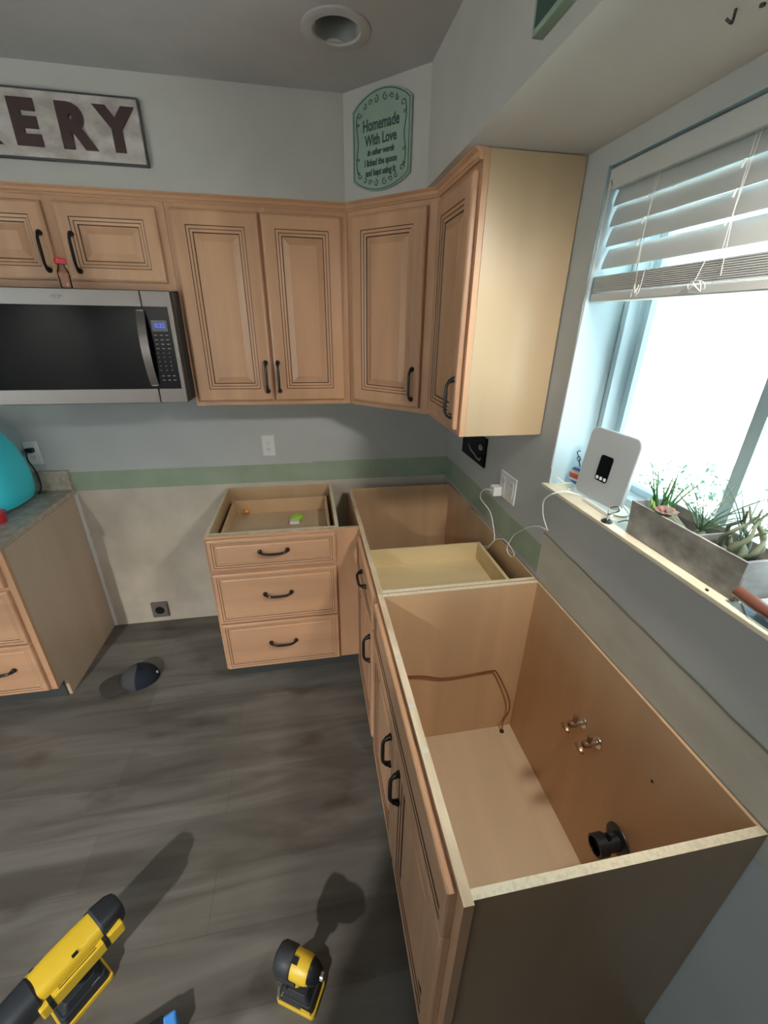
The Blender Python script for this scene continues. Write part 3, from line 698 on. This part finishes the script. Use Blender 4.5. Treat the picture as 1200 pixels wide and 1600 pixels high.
b = MB(); b.lathe([(0, .004), (.001, .004)], (-.0125, -1.795, .70), (-1, 0, 0), M['dark'], 10); tag(b.build('screw'), 'dark screw head in the back panel of the sink cabinet', 'screw')

# ------------------------------------------------------------------ things in the drawer
t = thing('orange_knob', 'small round orange wooden knob lying in the open drawer', 'knob', (-1.185, -.085, .7505))
b = MB(); b.lathe([(0, .006), (.001, .012), (.007, .0195), (.016, .022), (.026, .017), (.031, .006)], (-1.187, -.092, .7505), (0, 0, 1), M['orange'], 22); b.build('ball', t)
b = MB(); b.lathe([(0, .006), (.012, .007)], (-1.200, -.100, .764), (-1, -.5, .1), M['orange'], 12); b.build('stub', t)
t = thing('lime_gadget', 'lime green and white gadget lying in the open drawer', 'gadget', (-.915, -.24, .7505))
b = MB(); b.lathe([(0, .030), (.006, .036), (.020, .036), (.028, .026), (.030, .01)], (-.905, -.215, .7505), (0, 0, 1), M['lime'], 26, .8); b.build('case', t)
b = MB(); b.box(-.945, -.275, .751, -.895, -.235, .766, M['white']); b.build('clip', t, .003)
b = MB(); b.box(-.953, -.243, .752, -.942, -.236, .757, M['chrome']); b.build('hook', t)

# ------------------------------------------------------------------ left worktop things
t = thing('turquoise_appliance', 'rounded turquoise plastic appliance at the left end of the worktop', 'appliance', (-2.33, -.19, .915))
b = MB(); n = 40; rows = []
for (z, wx, wy) in ((.0, .105, .135), (.010, .112, .142), (.05, .120, .150), (.11, .122, .150), (.17, .117, .140), (.23, .104, .122), (.28, .082, .098), (.315, .052, .066), (.335, .02, .03), (.338, .001, .001)):
    for k in range(n):
        a = 2*PI*k/n; c_, s_ = math.cos(a), math.sin(a); e = .62
        rows.append((-2.300+wx*math.copysign(abs(c_)**e, c_), -.190+wy*math.copysign(abs(s_)**e, s_), .926+z*1.12))
N = 10
b.add(rows, [(i*n+k, i*n+(k+1) % n, (i+1)*n+(k+1) % n, (i+1)*n+k) for i in range(N-1) for k in range(n)]+[tuple(range(n))[::-1]], M['cyan'], True); b.build('shell', t)
for (x, y) in ((-2.22, -.09), (-2.22, -.30), (-2.38, -.09), (-2.38, -.30)):
    b = MB(); b.lathe([(0, .012), (.012, .014)], (x, y, .9148), (0, 0, 1), M['cyand'], 14); b.build('foot', t)
b = MB(); b.lathe([(0, .04), (.02, .036), (.022, .02)], (-2.300, -.19, 1.296), (0, 0, 1), M['cyand'], 24); b.build('lid_knob', t)
t = thing('red_container', 'small red plastic pot near the front of the left worktop', 'container', (-2.235, -.42, .9145))
b = MB(); b.lathe([(0, .036), (.003, .039), (.040, .042)], (-2.203, -.400, .9145), (0, 0, 1), M['red'], 28); b.build('pot', t)
b = MB(); b.lathe([(.040, .044), (.048, .044), (.050, .038)], (-2.203, -.400, .9145), (0, 0, 1), M['red'], 28); b.build('lid', t)
t = thing('herb_sprig', 'tiny green sprig lying against the splashback', 'sprig', (-2.19, -.05, .915))
b = MB()
for k in range(6):
    a = k*1.05; b.lathe([(0, .001), (.006, .005), (.014, .006), (.022, .001)], (-2.19, -.05, .918), (math.cos(a), math.sin(a), .25), M['leaf'], 8, .4)
b.build('leaves', t)

# ------------------------------------------------------------------ cap on the floor
t = thing('baseball_cap', 'navy and grey baseball cap lying on the floor', 'cap', (-1.77, -.49, 0))
rot = Matrix.Translation((-1.772, -.492, 0)) @ Matrix.Rotation(math.radians(14), 4, 'Z')
def dome(b, sel, mts):
    n = 32; m_ = 9
    P = []
    for j in range(m_+1):
        f = j/m_*PI/2
        for k in range(n):
            a = 2*PI*k/n; P.append((.092*math.cos(a)*math.cos(f)**.8, .078*math.sin(a)*math.cos(f)**.8, .002+.085*math.sin(f)*(1-.12*(math.cos(a) > 0)*abs(math.cos(a)))))
    for j in range(m_):
        for k in range(n):
            a = 2*PI*(k+.5)/n
            m = sel(a)
            if m is mts: b.add([P[j*n+k], P[j*n+(k+1) % n], P[(j+1)*n+(k+1) % n], P[(j+1)*n+k]], [(0, 1, 2, 3)], m, True)
sel = lambda a: M['navy'] if math.cos(a) > -.25 else M['greycloth']
b = MB(rot); dome(b, sel, M['navy']); b.build('rear_panels', t)
b = MB(rot); dome(b, sel, M['greycloth']); b.build('front_panel', t)
b = MB(rot); vs = []; n = 16
for i in range(n+1):
    a = -1.15+2.3*i/n
    x0, y0 = -.092*math.cos(a*.95), .078*math.sin(a*.95); x1, y1 = -.088-.098*math.cos(a), .085*math.sin(a)
    dz = .016*(1-(y1/.085)**2)
    vs += [(x0, y0, .012), (x1, y1, .004+dz), (x1, y1, .001+dz), (x0, y0, .008)]
b.add(vs, [(4*i+k, 4*i+(k+1) % 4, 4*i+4+(k+1) % 4, 4*i+4+k) for i in range(n) for k in range(4)], M['browncloth'], True); b.build('brim', t)
b = MB(rot); b.box(.080, -.020, .030, .0885, -.012, .040, M['modem']); b.build('size_tag', t)
b = MB(rot); b.lathe([(0, .007), (.004, .004)], (0, 0, .085), (0, 0, 1), M['navy'], 12); b.build('button', t)

# ------------------------------------------------------------------ cordless tools on the floor
def rbox(b, cx, cy, z0, z1, lx, ly, r, m, s1=1.0, n=6):
    def outl(s_):
        o = []
        for (qx, qy, a0) in ((1, 1, 0), (-1, 1, PI/2), (-1, -1, PI), (1, -1, 3*PI/2)):
            for i in range(n+1):
                a = a0+PI/2*i/n; o.append((cx+s_*(qx*(lx-r)+r*math.cos(a)), cy+s_*(qy*(ly-r)+r*math.sin(a))))
        return o
    A, C_ = outl(1), outl(s1); k = len(A)
    b.add([(x, y, z0) for x, y in A]+[(x, y, z1) for x, y in C_], [(i, (i+1) % k, k+(i+1) % k, k+i) for i in range(k)]+[tuple(range(k))[::-1], tuple(range(k, 2*k))], m)
def battery(F, t, lx=.056, ly=.038):
    b = MB(F); rbox(b, 0, 0, .001, .018, lx+.002, ly+.002, .010, M['yellow']); p = b.build('battery_base', t, .002)
    b = MB(F); rbox(b, 0, 0, .018, .050, lx-.003, ly-.002, .012, M['rubber'], .94); p = b.build('battery', t, .002)
    b = MB(F); b.box(lx*.35, -ly+.0005, .020, lx*.85, -ly-.0003+.002, .040, M['yellow']); b.build('battery_label', p)
    b = MB(F); b.box(-lx*.25, -.012, .0485, lx*.4, .012, .0515, M['yellow']); b.build('release_button', p)
    b = MB(F); b.box(-lx*.62, ly-.020, .050, -lx*.30, ly-.008, .0512, M['modem']); b.build('battery_sticker', p)
    b = MB(F); b.box(lx*.30, -ly+.010, .0505, lx*.62, -ly+.022, .0517, M['yellow']); b.build('battery_sticker', p)

F = Matrix.Translation((-.930, -1.795, 0)) @ Matrix.Rotation(math.radians(-28), 4, 'Z')
t = thing('impact_driver', 'compact yellow and black impact driver standing upright on the floor', 'power tool', (-.93, -1.795, 0))
battery(F, t)
b = MB(F); rbox(b, -.004, 0, .050, .072, .046, .031, .012, M['rubber'], .72); b.build('foot', t, .002)
b = MB(F); b.tube([(-.010, 0, .066), (-.008, 0, .095), (-.006, 0, .125), (-.002, 0, .150)], [.019, .017, .019, .024], M['yellow'], 18, sy=.85); h_ = b.build('grip', t)
b = MB(F); b.tube([(-.016, 0, .072), (-.014, 0, .100), (-.016, 0, .140)], [.0165, .0155, .018], M['rubber'], 16, sy=1.02); b.build('grip_rubber', h_)
b = MB(F); b.tube([(.012, 0, .150), (.018, 0, .138), (.016, 0, .118)], [.007, .008, .006], M['black'], 10); b.build('trigger', t)
b = MB(F); b.lathe([(-.030, .031), (-.026, .033), (.030, .033), (.044, .029)], (0, 0, .175), (1, 0, 0), M['yellow'], 30, .95); hd = b.build('housing', t)
b = MB(F); b.lathe([(-.060, .020), (-.056, .030), (-.046, .0365), (-.012, .0370), (-.008, .0345)], (0, 0, .175), (1, 0, 0), M['rubber'], 30, .97)
b.box(-.046, -.037, .150, .010, -.030, .168, M['rubber']); b.box(-.046, .030, .150, .010, .037, .168, M['rubber']); b.build('rear_cap', t, .001)
b = MB(F); b.lathe([(.040, .030), (.056, .026), (.066, .018), (.070, .014)], (0, 0, .175), (1, 0, 0), M['black'], 28); b.build('nose', t)
b = MB(F); b.lathe([(.066, .010), (.078, .010), (.080, .006)], (0, 0, .175), (1, 0, 0), M['chrome'], 20); b.build('chuck', t)
b = MB(F); b.box(-.012, -.012, .2075, .008, .004, .2085, M['black']); b.build('badge', hd)
b = MB(F); b.tube(spline([(-.03, -.036, .085), (-.03, -.05, .09), (-.03, -.052, .12), (-.03, -.047, .150)]), .003, M['chrome'], 8); b.build('belt_hook', t)

F = Matrix.Translation((-1.540, -1.690, 0)) @ Matrix.Rotation(math.radians(229), 4, 'Z')
t = thing('cordless_drill', 'large yellow and black cordless tool standing at the lower left corner', 'power tool', (-1.54, -1.69, 0))
battery(F, t, .064, .042)
b = MB(F); rbox(b, 0, 0, .050, .074, .052, .034, .012, M['rubber'], .75); b.build('foot', t, .002)
b = MB(F); b.tube([(-.012, 0, .068), (-.006, 0, .10), (0, 0, .14)], [.020, .018, .022], M['rubber'], 18, sy=.9); b.build('grip', t)
b = MB(F); b.tube([(.026, 0, .150), (.030, 0, .135), (.026, 0, .11)], [.008, .009, .006], M['black'], 10); b.build('trigger', t)
Bz = .185
def loft(b, secs, m, e=.55, n=32):
    P = []
    for (x, hy, hz, dz) in secs:
        for k in range(n):
            a = 2*PI*k/n; c_, s_ = math.cos(a), math.sin(a)
            P.append((x, hy*math.copysign(abs(c_)**e, c_), Bz+dz+hz*math.copysign(abs(s_)**e, s_)))
    k_ = len(secs)
    b.add(P, [(i*n+k, i*n+(k+1) % n, (i+1)*n+(k+1) % n, (i+1)*n+k) for i in range(k_-1) for k in range(n)]+[tuple(range(n))[::-1], tuple((k_-1)*n+k for k in range(n))], m, True)
b = MB(F); loft(b, [(-.100, .038, .040, 0), (-.05, .042, .042, 0), (.02, .042, .042, 0), (.055, .039, .040, 0), (.066, .036, .038, 0)], M['yellow']); hd = b.build('housing', t)
b = MB(F); loft(b, [(-.148, .022, .024, .002), (-.144, .030, .033, .002), (-.128, .038, .041, .002), (-.090, .0430, .0445, .002), (-.084, .040, .042, 0)], M['rubber']); b.build('rear_cap', t)
b = MB(F); loft(b, [(.060, .037, .039, 0), (.067, .043, .044, 0), (.110, .042, .043, -.002), (.160, .034, .036, -.004), (.205, .028, .030, -.004), (.222, .020, .020, -.004)], M['navy'] if 0 else M['rubber'], .75); b.build('nose', t)
b = MB(F); b.lathe([(.22, .011), (.245, .011), (.247, .004), (.275, .004)], (0, 0, Bz-.004), (1, 0, 0), M['chrome'], 18); b.build('anvil', t)
for s_ in (-1, 1):
    b = MB(F)
    b.box(-.128, s_*.030, Bz-.036, .075, s_*.054, Bz+.006, M['yellow']); rail = b.build('side_rail', t, .004)
    b = MB(F)
    for k in range(3): b.box(-.060, s_*(.034+k*.006), Bz+.005, .030, s_*(.0365+k*.006), Bz+.0066, M['black'])
    b.box(-.088, s_*.034, Bz-.030, -.076, s_*.0546, Bz+.0066, M['black']); b.box(.046, s_*.034, Bz-.030, .056, s_*.0546, Bz+.0066, M['black'])
    b.build('vent_slots', rail)
b = MB(F); b.box(-.030, .028, Bz+.037, -.016, .036, Bz+.0405, M['black']); b.build('switch', hd)

t = thing('blue_tipped_tool', 'black tool with a bright blue end at the bottom edge', 'tool', (-1.29, -1.86, 0))
F = Matrix.Translation((-1.352, -1.838, 0)) @ Matrix.Rotation(math.radians(20), 4, 'Z')
b = MB(F); rbox(b, -.01, 0, .001, .050, .085, .028, .008, M['black']); b.build('case', t, .004)
b = MB(F); b.box(.072, -.029, .001, .104, .022, .052, M['blue']); b.build('tip', t, .006)

# ------------------------------------------------------------------ window blind
t = thing('window_blind', 'white horizontal slat blind half raised in the kitchen window', 'blind', (.03, -1.6, 2.12))
by0, by1 = YW1+.012, YW0-.010
b = MB(); b.box(.012, by0, 2.075, .062, by1, ZW-.006, M['tintedtrim']); b.build('headrail', t, .001)
b = MB(); b.box(.002, by0, 2.070, .010, by1, ZW-.012, M['slat']); b.build('valance', t, .001)
b = MB()
def slatmesh(z, tilt, x=.038):
    b = MB(); n = 6; P = []
    for i in range(n+1):
        q = (i/n-.5)*.050; bow = .0025*(1-(2*q/.05)**2)
        cx, cz = q*math.cos(tilt)-bow*math.sin(tilt), q*math.sin(tilt)+bow*math.cos(tilt)
        for th in (0, .0028):
            for y in (by0, by1): P.append((x+cx-th*math.sin(tilt), y, z+cz+th*math.cos(tilt)))
    fs = [(4*i, 4*i+1, 4*i+5, 4*i+4) for i in range(n)]+[(4*i+2, 4*i+6, 4*i+7, 4*i+3) for i in range(n)]+[(4*i, 4*i+4, 4*i+6, 4*i+2) for i in range(n)]+[(4*i+1, 4*i+3, 4*i+7, 4*i+5) for i in range(n)]+[(0, 2, 3, 1), (4*n, 4*n+1, 4*n+3, 4*n+2)]
    b.add(P, fs, M['slat'], True); return b
for z in (2.062, 2.015, 1.969, 1.915): slatmesh(z, math.radians(74)).build('slat', t)
for k in range(10): slatmesh(1.832+k*.0042, math.radians(3)).build('slat', t)
b = MB(); b.box(.012, by0, 1.808, .064, by1, 1.829, M['slat']); b.build('bottom_rail', t, .003)
for y in (-1.268, -1.505, -1.93):
    b = MB()
    for x in (.016, .060): b.tube([(x, y, 2.07), (x, y, 1.82)], .0006, M['cord'], 6)
    b.tube([(.0135, y-.012, 2.07), (.009, y-.008, 1.95), (.010, y-.02, 1.84)], .0006, M['cord'], 6)
    for z in (2.03, 1.985, 1.94): b.tube([(.008, y, z), (.005, y, z-.014)], .0018, M['cord'], 6)
    b.build('ladder_cord', t)
for (y0_, n_) in ((-1.312, 8), (-1.480, 10)):
    b = MB(); rs = random.Random(int(-y0_*1000)); pts = [(.008, y0_, 1.87)]
    for k in range(n_): pts.append((.004+rs.uniform(-.004, .003), y0_+rs.uniform(-.020, .020), 1.845-.035*rs.random()))
    b.tube(spline(pts, 6), .0008, M['cord'], 6); b.build('pull_cord', t)
b = MB(); b.tube([(-.004, -1.128, 2.066), (-.006, -1.118, 1.8), (-.008, -1.108, 1.30)], .0035, M['modem'], 8); b.build('tilt_wand', t)
b = MB(); b.tube([(-.004, -1.128, 2.09), (.004, -1.128, 2.075), (-.004, -1.128, 2.062)], .002, M['chrome'], 6); b.build('wand_hook', t)

# ------------------------------------------------------------------ things on the sill
Z = ZS+.0005
t = thing('tablet_panel', 'white rounded tablet-like device with a dark screen, leaning on the sill', 'device', (.05, -1.29, Z))
P0, P1 = Vector((.036, -1.196, Z+.012)), Vector((.056, -1.384, Z+.010))
u = (P1-P0).normalized(); up = Vector((.10, -.045, .98)).normalized(); up = (up-u*up.dot(u)).normalized(); nrm = up.cross(u).normalized()
if nrm.x > 0: nrm = -nrm
Ft = Matrix(((u.x, nrm.x, up.x, P0.x), (u.y, nrm.y, up.y, P0.y), (u.z, nrm.z, up.z, P0.z), (0, 0, 0, 1)))
def rr(w_, h_, r, u0=0, z0=0, n=7):
    o = []
    for (cx, cz, a0) in ((w_-r, h_-r, 0), (r, h_-r, PI/2), (r, r, PI), (w_-r, r, 3*PI/2)):
        for i in range(n+1): a = a0+PI/2*i/n; o.append((u0+cx+r*math.cos(a), z0+cz+r*math.sin(a)))
    return o
Wp = (P1-P0).length
b = MB(); slab(b, Ft, rr(Wp, .212, .026), -.007, .007, M['modem']); b.build('body', t, .003)
b = MB(); slab(b, Ft, rr(.048, .078, .008, .068, .062), .0072, .0082, M['gloss']); s_ = b.build('screen', t)
for k in range(3):
    b = MB(); slab(b, Ft, rr(.010, .010, .003, .072+k*.0150, .066), .0083, .0088, M['white']); b.build('button', s_)
t = thing('device_cradle', 'clear bracket holding the white device on the sill', 'bracket', (.03, -1.32, Z))
b = MB(); b.obox((.026, -1.325, Z+.005), (.001, .066, 0), (.006, 0, 0), (0, 0, .005), M['white']); b.build('rail', t, .002)
b = MB(); b.tube(spline([(.032, -1.385, Z+.006), (.05, -1.40, Z+.005), (.075, -1.40, Z+.008), (.08, -1.37, Z+.02), (.085, -1.33, Z+.03)]), .003, M['chrome'], 8); b.build('wire_stand', t)
t = thing('suction_hook', 'black suction cup with a clear curled hook at the edge of the sill', 'hook', (-.004, -1.412, Z))
b = MB(); b.lathe([(0, .015), (.003, .0155), (.007, .011), (.009, .004)], (-.004, -1.412, Z), (0, 0, 1), M['black'], 24); b.build('suction_cup', t)
b = MB(); b.tube(spline([(-.004, -1.412, Z+.008), (-.004, -1.410, Z+.025), (.004, -1.404, Z+.038), (.010, -1.424, Z+.050), (.004, -1.436, Z+.044), (-.002, -1.424, Z+.032), (-.004, -1.412, Z+.022)]), .0024, M['chrome'], 8); b.build('hook', t)
t = thing('wire_twist', 'small twist of silver wire between the device and the planter', 'wire', (.05, -1.43, Z))
b = MB(); b.tube(spline([(.02, -1.425, Z+.003), (.04, -1.435, Z+.012), (.055, -1.45, Z+.004), (.07, -1.44, Z+.014), (.06, -1.46, Z+.010), (.03, -1.462, Z+.003)]), .0016, M['black'], 6); b.build('wire', t)
t = thing('striped_ornament', 'round striped ornament with wire curls behind the white device', 'ornament', (.06, -1.15, Z))
stripes = [(.2, M['blue']), (.42, M['red']), (.55, M['rose']), (.78, M['orange']), (1.01, M['blue'])]
st = mat('ornament_stripes', (.5, .5, .5), .4); nt = st.node_tree
tc = nt.nodes.new('ShaderNodeTexCoord'); sp = nt.nodes.new('ShaderNodeSeparateXYZ'); cr = nt.nodes.new('ShaderNodeValToRGB'); cr.color_ramp.interpolation = 'CONSTANT'
nt.links.new(tc.outputs['Generated'], sp.inputs[0]); nt.links.new(sp.outputs['Z'], cr.inputs[0]); nt.links.new(cr.outputs[0], nt.nodes['Principled BSDF'].inputs['Base Color'])
E = cr.color_ramp.elements; E[0].color = (.02, .14, .42, 1); E[1].position = .33; E[1].color = (.48, .09, .08, 1)
for p, c in ((.22, (.6, .6, .55, 1)), (.52, (.62, .12, .10, 1)), (.60, (.75, .50, .28, 1)), (.76, (.03, .16, .45, 1)), (.90, (.5, .6, .65, 1))): e = E.new(p); e.color = c
b = MB(); b.lathe([(-.011, .004), (-.010, .020), (-.005, .030), (0, .032), (.005, .030), (.010, .020), (.011, .004)], (.062, -1.158, Z+.046), (-1, -.35, 0), st, 28); b.build('body', t)
b = MB()
b.tube(spline([(.062, -1.156, Z+.076), (.060, -1.152, Z+.09), (.058, -1.140, Z+.10), (.058, -1.150, Z+.11), (.058, -1.160, Z+.10), (.058, -1.152, Z+.096)]), .0014, M['steeldark'], 6)
b.tube(spline([(.062, -1.160, Z+.076), (.062, -1.145, Z+.10), (.062, -1.130, Z+.118), (.062, -1.145, Z+.126)]), .0014, M['steeldark'], 6); b.build('wire_curls', t)
b = MB(); b.tube(spline([(.055, -1.150, Z+.016), (.035, -1.135, Z+.012), (.02, -1.125, Z+.002)]), .0028, M['white'], 6); b.tube(spline([(.035, -1.135, Z+.013), (.02, -1.13, Z+.022), (.012, -1.118, Z+.030)]), .002, M['white'], 6)
b.tube(spline([(.065, -1.165, Z+.016), (.05, -1.170, Z+.004), (.030, -1.165, Z+.002)]), .0028, M['white'], 6); b.build('wire_feet', t)

# planter box
t = thing('planter_box', 'long weathered grey planter box on the sill', 'planter', (.055, -1.63, Z))
py0, py1, px0, px1, ph = -1.785, -1.478, .002, .100, .092
b = MB()
def flare(y, k): return y
th = .006
b.add([(px0+.004, py0, Z), (px0+.004, py1, Z), (px0-.002, py1+.004, Z+ph), (px0-.002, py0-.004, Z+ph), (px0+.004+th, py0, Z), (px0+.004+th, py1, Z), (px0-.002+th, py1+.004, Z+ph), (px0-.002+th, py0-.004, Z+ph)],
      [(0, 1, 2, 3), (4, 7, 6, 5), (0, 4, 5, 1), (3, 2, 6, 7), (0, 3, 7, 4), (1, 5, 6, 2)], M['galv'])
b.box(px1-th, py0-.002, Z, px1, py1+.002, Z+ph, M['galv'])
b.box(px0+.004, py0-.003, Z, px1-th, py0-.003+th, Z+ph, M['galv']); b.box(px0+.004, py1+.003-th, Z, px1-th, py1+.003, Z+ph, M['galv'])
b.box(px0+.008, py0, Z, px1-th, py1, Z+.004, M['galv']); b.build('box', t, .001)
b = MB(); b.box(px0+.006, -1.662, Z+.004, px1-th, -1.657, Z+ph-.008, M['galv']); b.build('divider', t)
b = MB(); b.box(px0+.006, py0+.004, Z+.004, px1-th, py1-.004, Z+.068, M['soil']); b.build('soil', t)['kind'] = 'stuff'
SZ = Z+.067
def blade(b, base, az, lean, L, w, m, droop=.6, n=9, th=.25):
    P = []; d = Vector((math.cos(az), math.sin(az), 0)); p = Vector(base); a = lean
    for i in range(n+1):
        P.append(p.copy()); p = p + (d*math.sin(a)+Vector((0, 0, math.cos(a))))*(L/n); a += droop/n
    b.tube(P, [w*(1-.9*(i/n)**1.4)*(.7+.3*min(1, i*2/n)) for i in range(n+1)], m, 6, sy=1)
R = random.Random(3)
t = thing('aloe_plant', 'upright spiky green succulent at the far end of the planter', 'plant', (.05, -1.525, SZ))
b = MB()
for k in range(12): blade(b, (.045+R.uniform(-.01, .01), -1.525+R.uniform(-.012, .012), SZ), R.uniform(0, 6.3), R.uniform(.05, .35), R.uniform(.09, .15), .0032, M['leaf'], R.uniform(.1, .5))
blade(b, (.04, -1.515, SZ), 2.2, .25, .15, .0026, M['leaf'], .1); blade(b, (.04, -1.51, SZ), 1.9, .4, .08, .0028, M['leaf'], -.6)
b.build('leaves', t)
b = MB()
for (dx, dy, az) in ((-.012, 0, 3.4), (-.006, .008, 2.0), (0, -.010, 4.6)):
    b.lathe([(0, .003), (.012, .010), (.028, .012), (.042, .006), (.048, .001)], (.034+dx, -1.528+dy, SZ), (math.cos(az)*.3, math.sin(az)*.3, 1), M['leaf2'], 12, .4)
b.build('broad_leaf', t)
t = thing('rosette_succulent', 'dusky pink and brown rosette succulent leaning over the planter rim', 'plant', (.02, -1.565, SZ))
b = MB()
for ring, (cnt, L, ln) in enumerate(((5, .014, .4), (7, .022, .9), (9, .028, 1.3))):
    for k in range(cnt):
        a = 2*PI*k/cnt+ring*.4; dirv = (math.cos(a)*math.sin(ln), math.sin(a)*math.sin(ln), math.cos(ln))
        b.lathe([(.002, .003), (L*.5, .0075), (L*.85, .006), (L, .001)], (.020, -1.562, SZ+.026), dirv, M['rose'], 8, .45)
b.build('rosette', t)
b = MB(); b.tube(spline([(.022, -1.565, SZ+.026), (.022, -1.585, SZ+.018), (.024, -1.61, SZ+.008), (.026, -1.63, SZ+.001)]), [.016-.0005*i for i in range(19)], M['airstem'], 10); b.build('stem', t)
def airplant(name, label, c, cnt, Ls, az0, az1, bulb):
    t = thing(name, label, 'plant', (c[0], c[1], SZ))
    b = MB()
    if bulb: b.lathe([(0, .006), (.006, .017), (.020, .018), (.034, .010), (.042, .004)], (c[0], c[1], SZ), (0, .1, 1), M['airstem'], 16)
    else: b.lathe([(0, .008), (.008, .013), (.018, .008)], (c[0], c[1], SZ), (0, 0, 1), M['airstem'], 14)
    b.build('bulb', t)
    b = MB()
    for k in range(cnt):
        az = az0+(az1-az0)*k/max(1, cnt-1)+R.uniform(-.2, .2)
        blade(b, (c[0]+R.uniform(-.005, .005), c[1]+R.uniform(-.005, .005), SZ+(.012 if not bulb else .03)), az, R.uniform(.15, .8), R.uniform(*Ls), R.uniform(.0014, .0021), M['airleaf'], R.uniform(.3, 1.6), 11)
    b.build('leaves', t); return t
t1 = airplant('air_plant', 'air plant with long thin arching leaves in the middle of the planter', (.045, -1.640), 22, (.08, .18), 0, 6.28, False)
b = MB(); blade(b, (.045, -1.640, SZ+.01), -1.25, .45, .24, .0018, M['airleaf'], .75, 14); blade(b, (.045, -1.64, SZ+.01), -1.4, .7, .19, .0018, M['airleaf'], .9, 14); blade(b, (.045, -1.64, SZ+.01), 1.2, .35, .12, .0016, M['airleaf'], .1, 12); b.build('long_leaf', t1)
t2 = airplant('air_plant', 'bulbous olive air plant with twisting arms at the near end of the planter', (.040, -1.735), 9, (.12, .20), 0, 6.28, True)
b = MB()
for k in range(6):
    a = k*1.05; r0 = .014
    b.tube(spline([(.040+r0*math.cos(a), -1.735+r0*math.sin(a), SZ+.006), (.040+.034*math.cos(a+.3), -1.735+.034*math.sin(a+.3), SZ+.03), (.040+.030*math.cos(a+.9), -1.735+.030*math.sin(a+.9), SZ+.062), (.040+.012*math.cos(a+1.6), -1.735+.012*math.sin(a+1.6), SZ+.085), (.040+.02*math.cos(a+2.2), -1.735+.02*math.sin(a+2.2), SZ+.11)]), [.0065-.0002*i for i in range(25)], M['airstem'], 8)
b.build('twisting_arm', t2)
# card, plate and stick
b = MB(); b.prism([(.02, -1.792), (-.014, -1.835), (-.012, -1.99), (.10, -1.99), (.10, -1.795)], Z, Z+.0022, M['tintedtrim']); tag(b.build('glass_sheet'), 'pale flat sheet on the sill at the right edge', 'sheet')
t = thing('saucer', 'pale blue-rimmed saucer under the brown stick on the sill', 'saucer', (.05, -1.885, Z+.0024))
b = MB(); b.lathe([(0, .03), (.001, .035), (.009, .058), (.0105, .060), (.010, .057), (.003, .034), (.002, .01)], (.048, -1.880, Z+.0024), (0, 0, 1), M['tintedtrim'], 40); b.build('dish', t)
b = MB(); b.tube([(.048+.0592*math.cos(k*PI/20), -1.880+.0592*math.sin(k*PI/20), Z+.0130) for k in range(41)], .0011, M['blue'], 6); b.build('rim', t)
b = MB(); b.tube([(.004, -1.790, Z+.0265), (-.002, -1.84, Z+.0265), (-.006, -1.98, Z+.0265)], .0125, M['stick'], 18); tag(b.build('wooden_stick'), 'round dark brown wooden handle lying across the saucer', 'stick')

# ------------------------------------------------------------------ outdoors
b = MB(); b.box(-60, -40, -.62, -3.76, 40, -.60, M['grass']); tag(b.build('ground_outside'), 'bright gravel ground on the other side of the house', 'ground', kind='structure')
b = MB(); b.box(.28, -40, -.62, 60, 40, -.60, M['grass']); tag(b.build('ground_outside'), 'bright gravel ground outside the window', 'ground', kind='structure')
def leafball(b, c, r, n, s, m, rng):
    for k in range(n):
        while True:
            p = Vector((rng.uniform(-1, 1), rng.uniform(-1, 1), rng.uniform(-1, 1)))
            if p.length < 1: break
        p = p.normalized()*(p.length**.5)
        q = Vector(c)+Vector((p.x*r[0], p.y*r[1], p.z*r[2]))
        a = Vector((rng.uniform(-1, 1), rng.uniform(-1, 1), rng.uniform(-1, 1))).normalized(); bb = a.orthogonal().normalized()
        L = s*rng.uniform(.6, 1.4)
        b.add([q-a*L, q+bb*L*.38, q+a*L, q-bb*L*.38], [(0, 1, 2, 3)], m)
rg = random.Random(11)
for i, (x, y, lb) in enumerate(((1.15, -.75, 'low leafy shrub just outside the window, behind the planter'),)):
    t = thing('garden_shrub', lb, 'shrub', (x, y, -.6))
    b = MB(); leafball(b, (x, y, .42), (.55, .85, .72), 6500, .020, M['bush'], rg); b.build('foliage', t, weld=False)
    b = MB()
    for k in range(5): a = k*1.26; b.tube([(x, y, -.6), (x+.15*math.cos(a), y+.15*math.sin(a), 0), (x+.35*math.cos(a), y+.4*math.sin(a), .45)], [.02, .014, .006], M['bark'], 7)
    b.build('stems', t)
for i, (x, y, h, lb) in enumerate(((15, 3.2, 3.4, 'pale tree in the glare far outside the window, left one'), (19, -4.0, 3.6, 'pale tree in the glare far outside the window, right one'))):
    t = thing('garden_tree', lb, 'tree', (x, y, -.6))
    b = MB()
    for k in range(7): leafball(b, (x+rg.uniform(-1, 1), y+rg.uniform(-1.6, 1.6), h*.5+rg.uniform(-1.2, 1.0)), (.55, .6, .45), 110, .07, M['tree'], rg)
    b.build('foliage', t, weld=False)
    b = MB(); b.tube([(x, y, -.6), (x+.1, y+.1, .6), (x, y, h*.5)], [.10, .07, .03], M['bark'], 8); b.build('trunk', t)
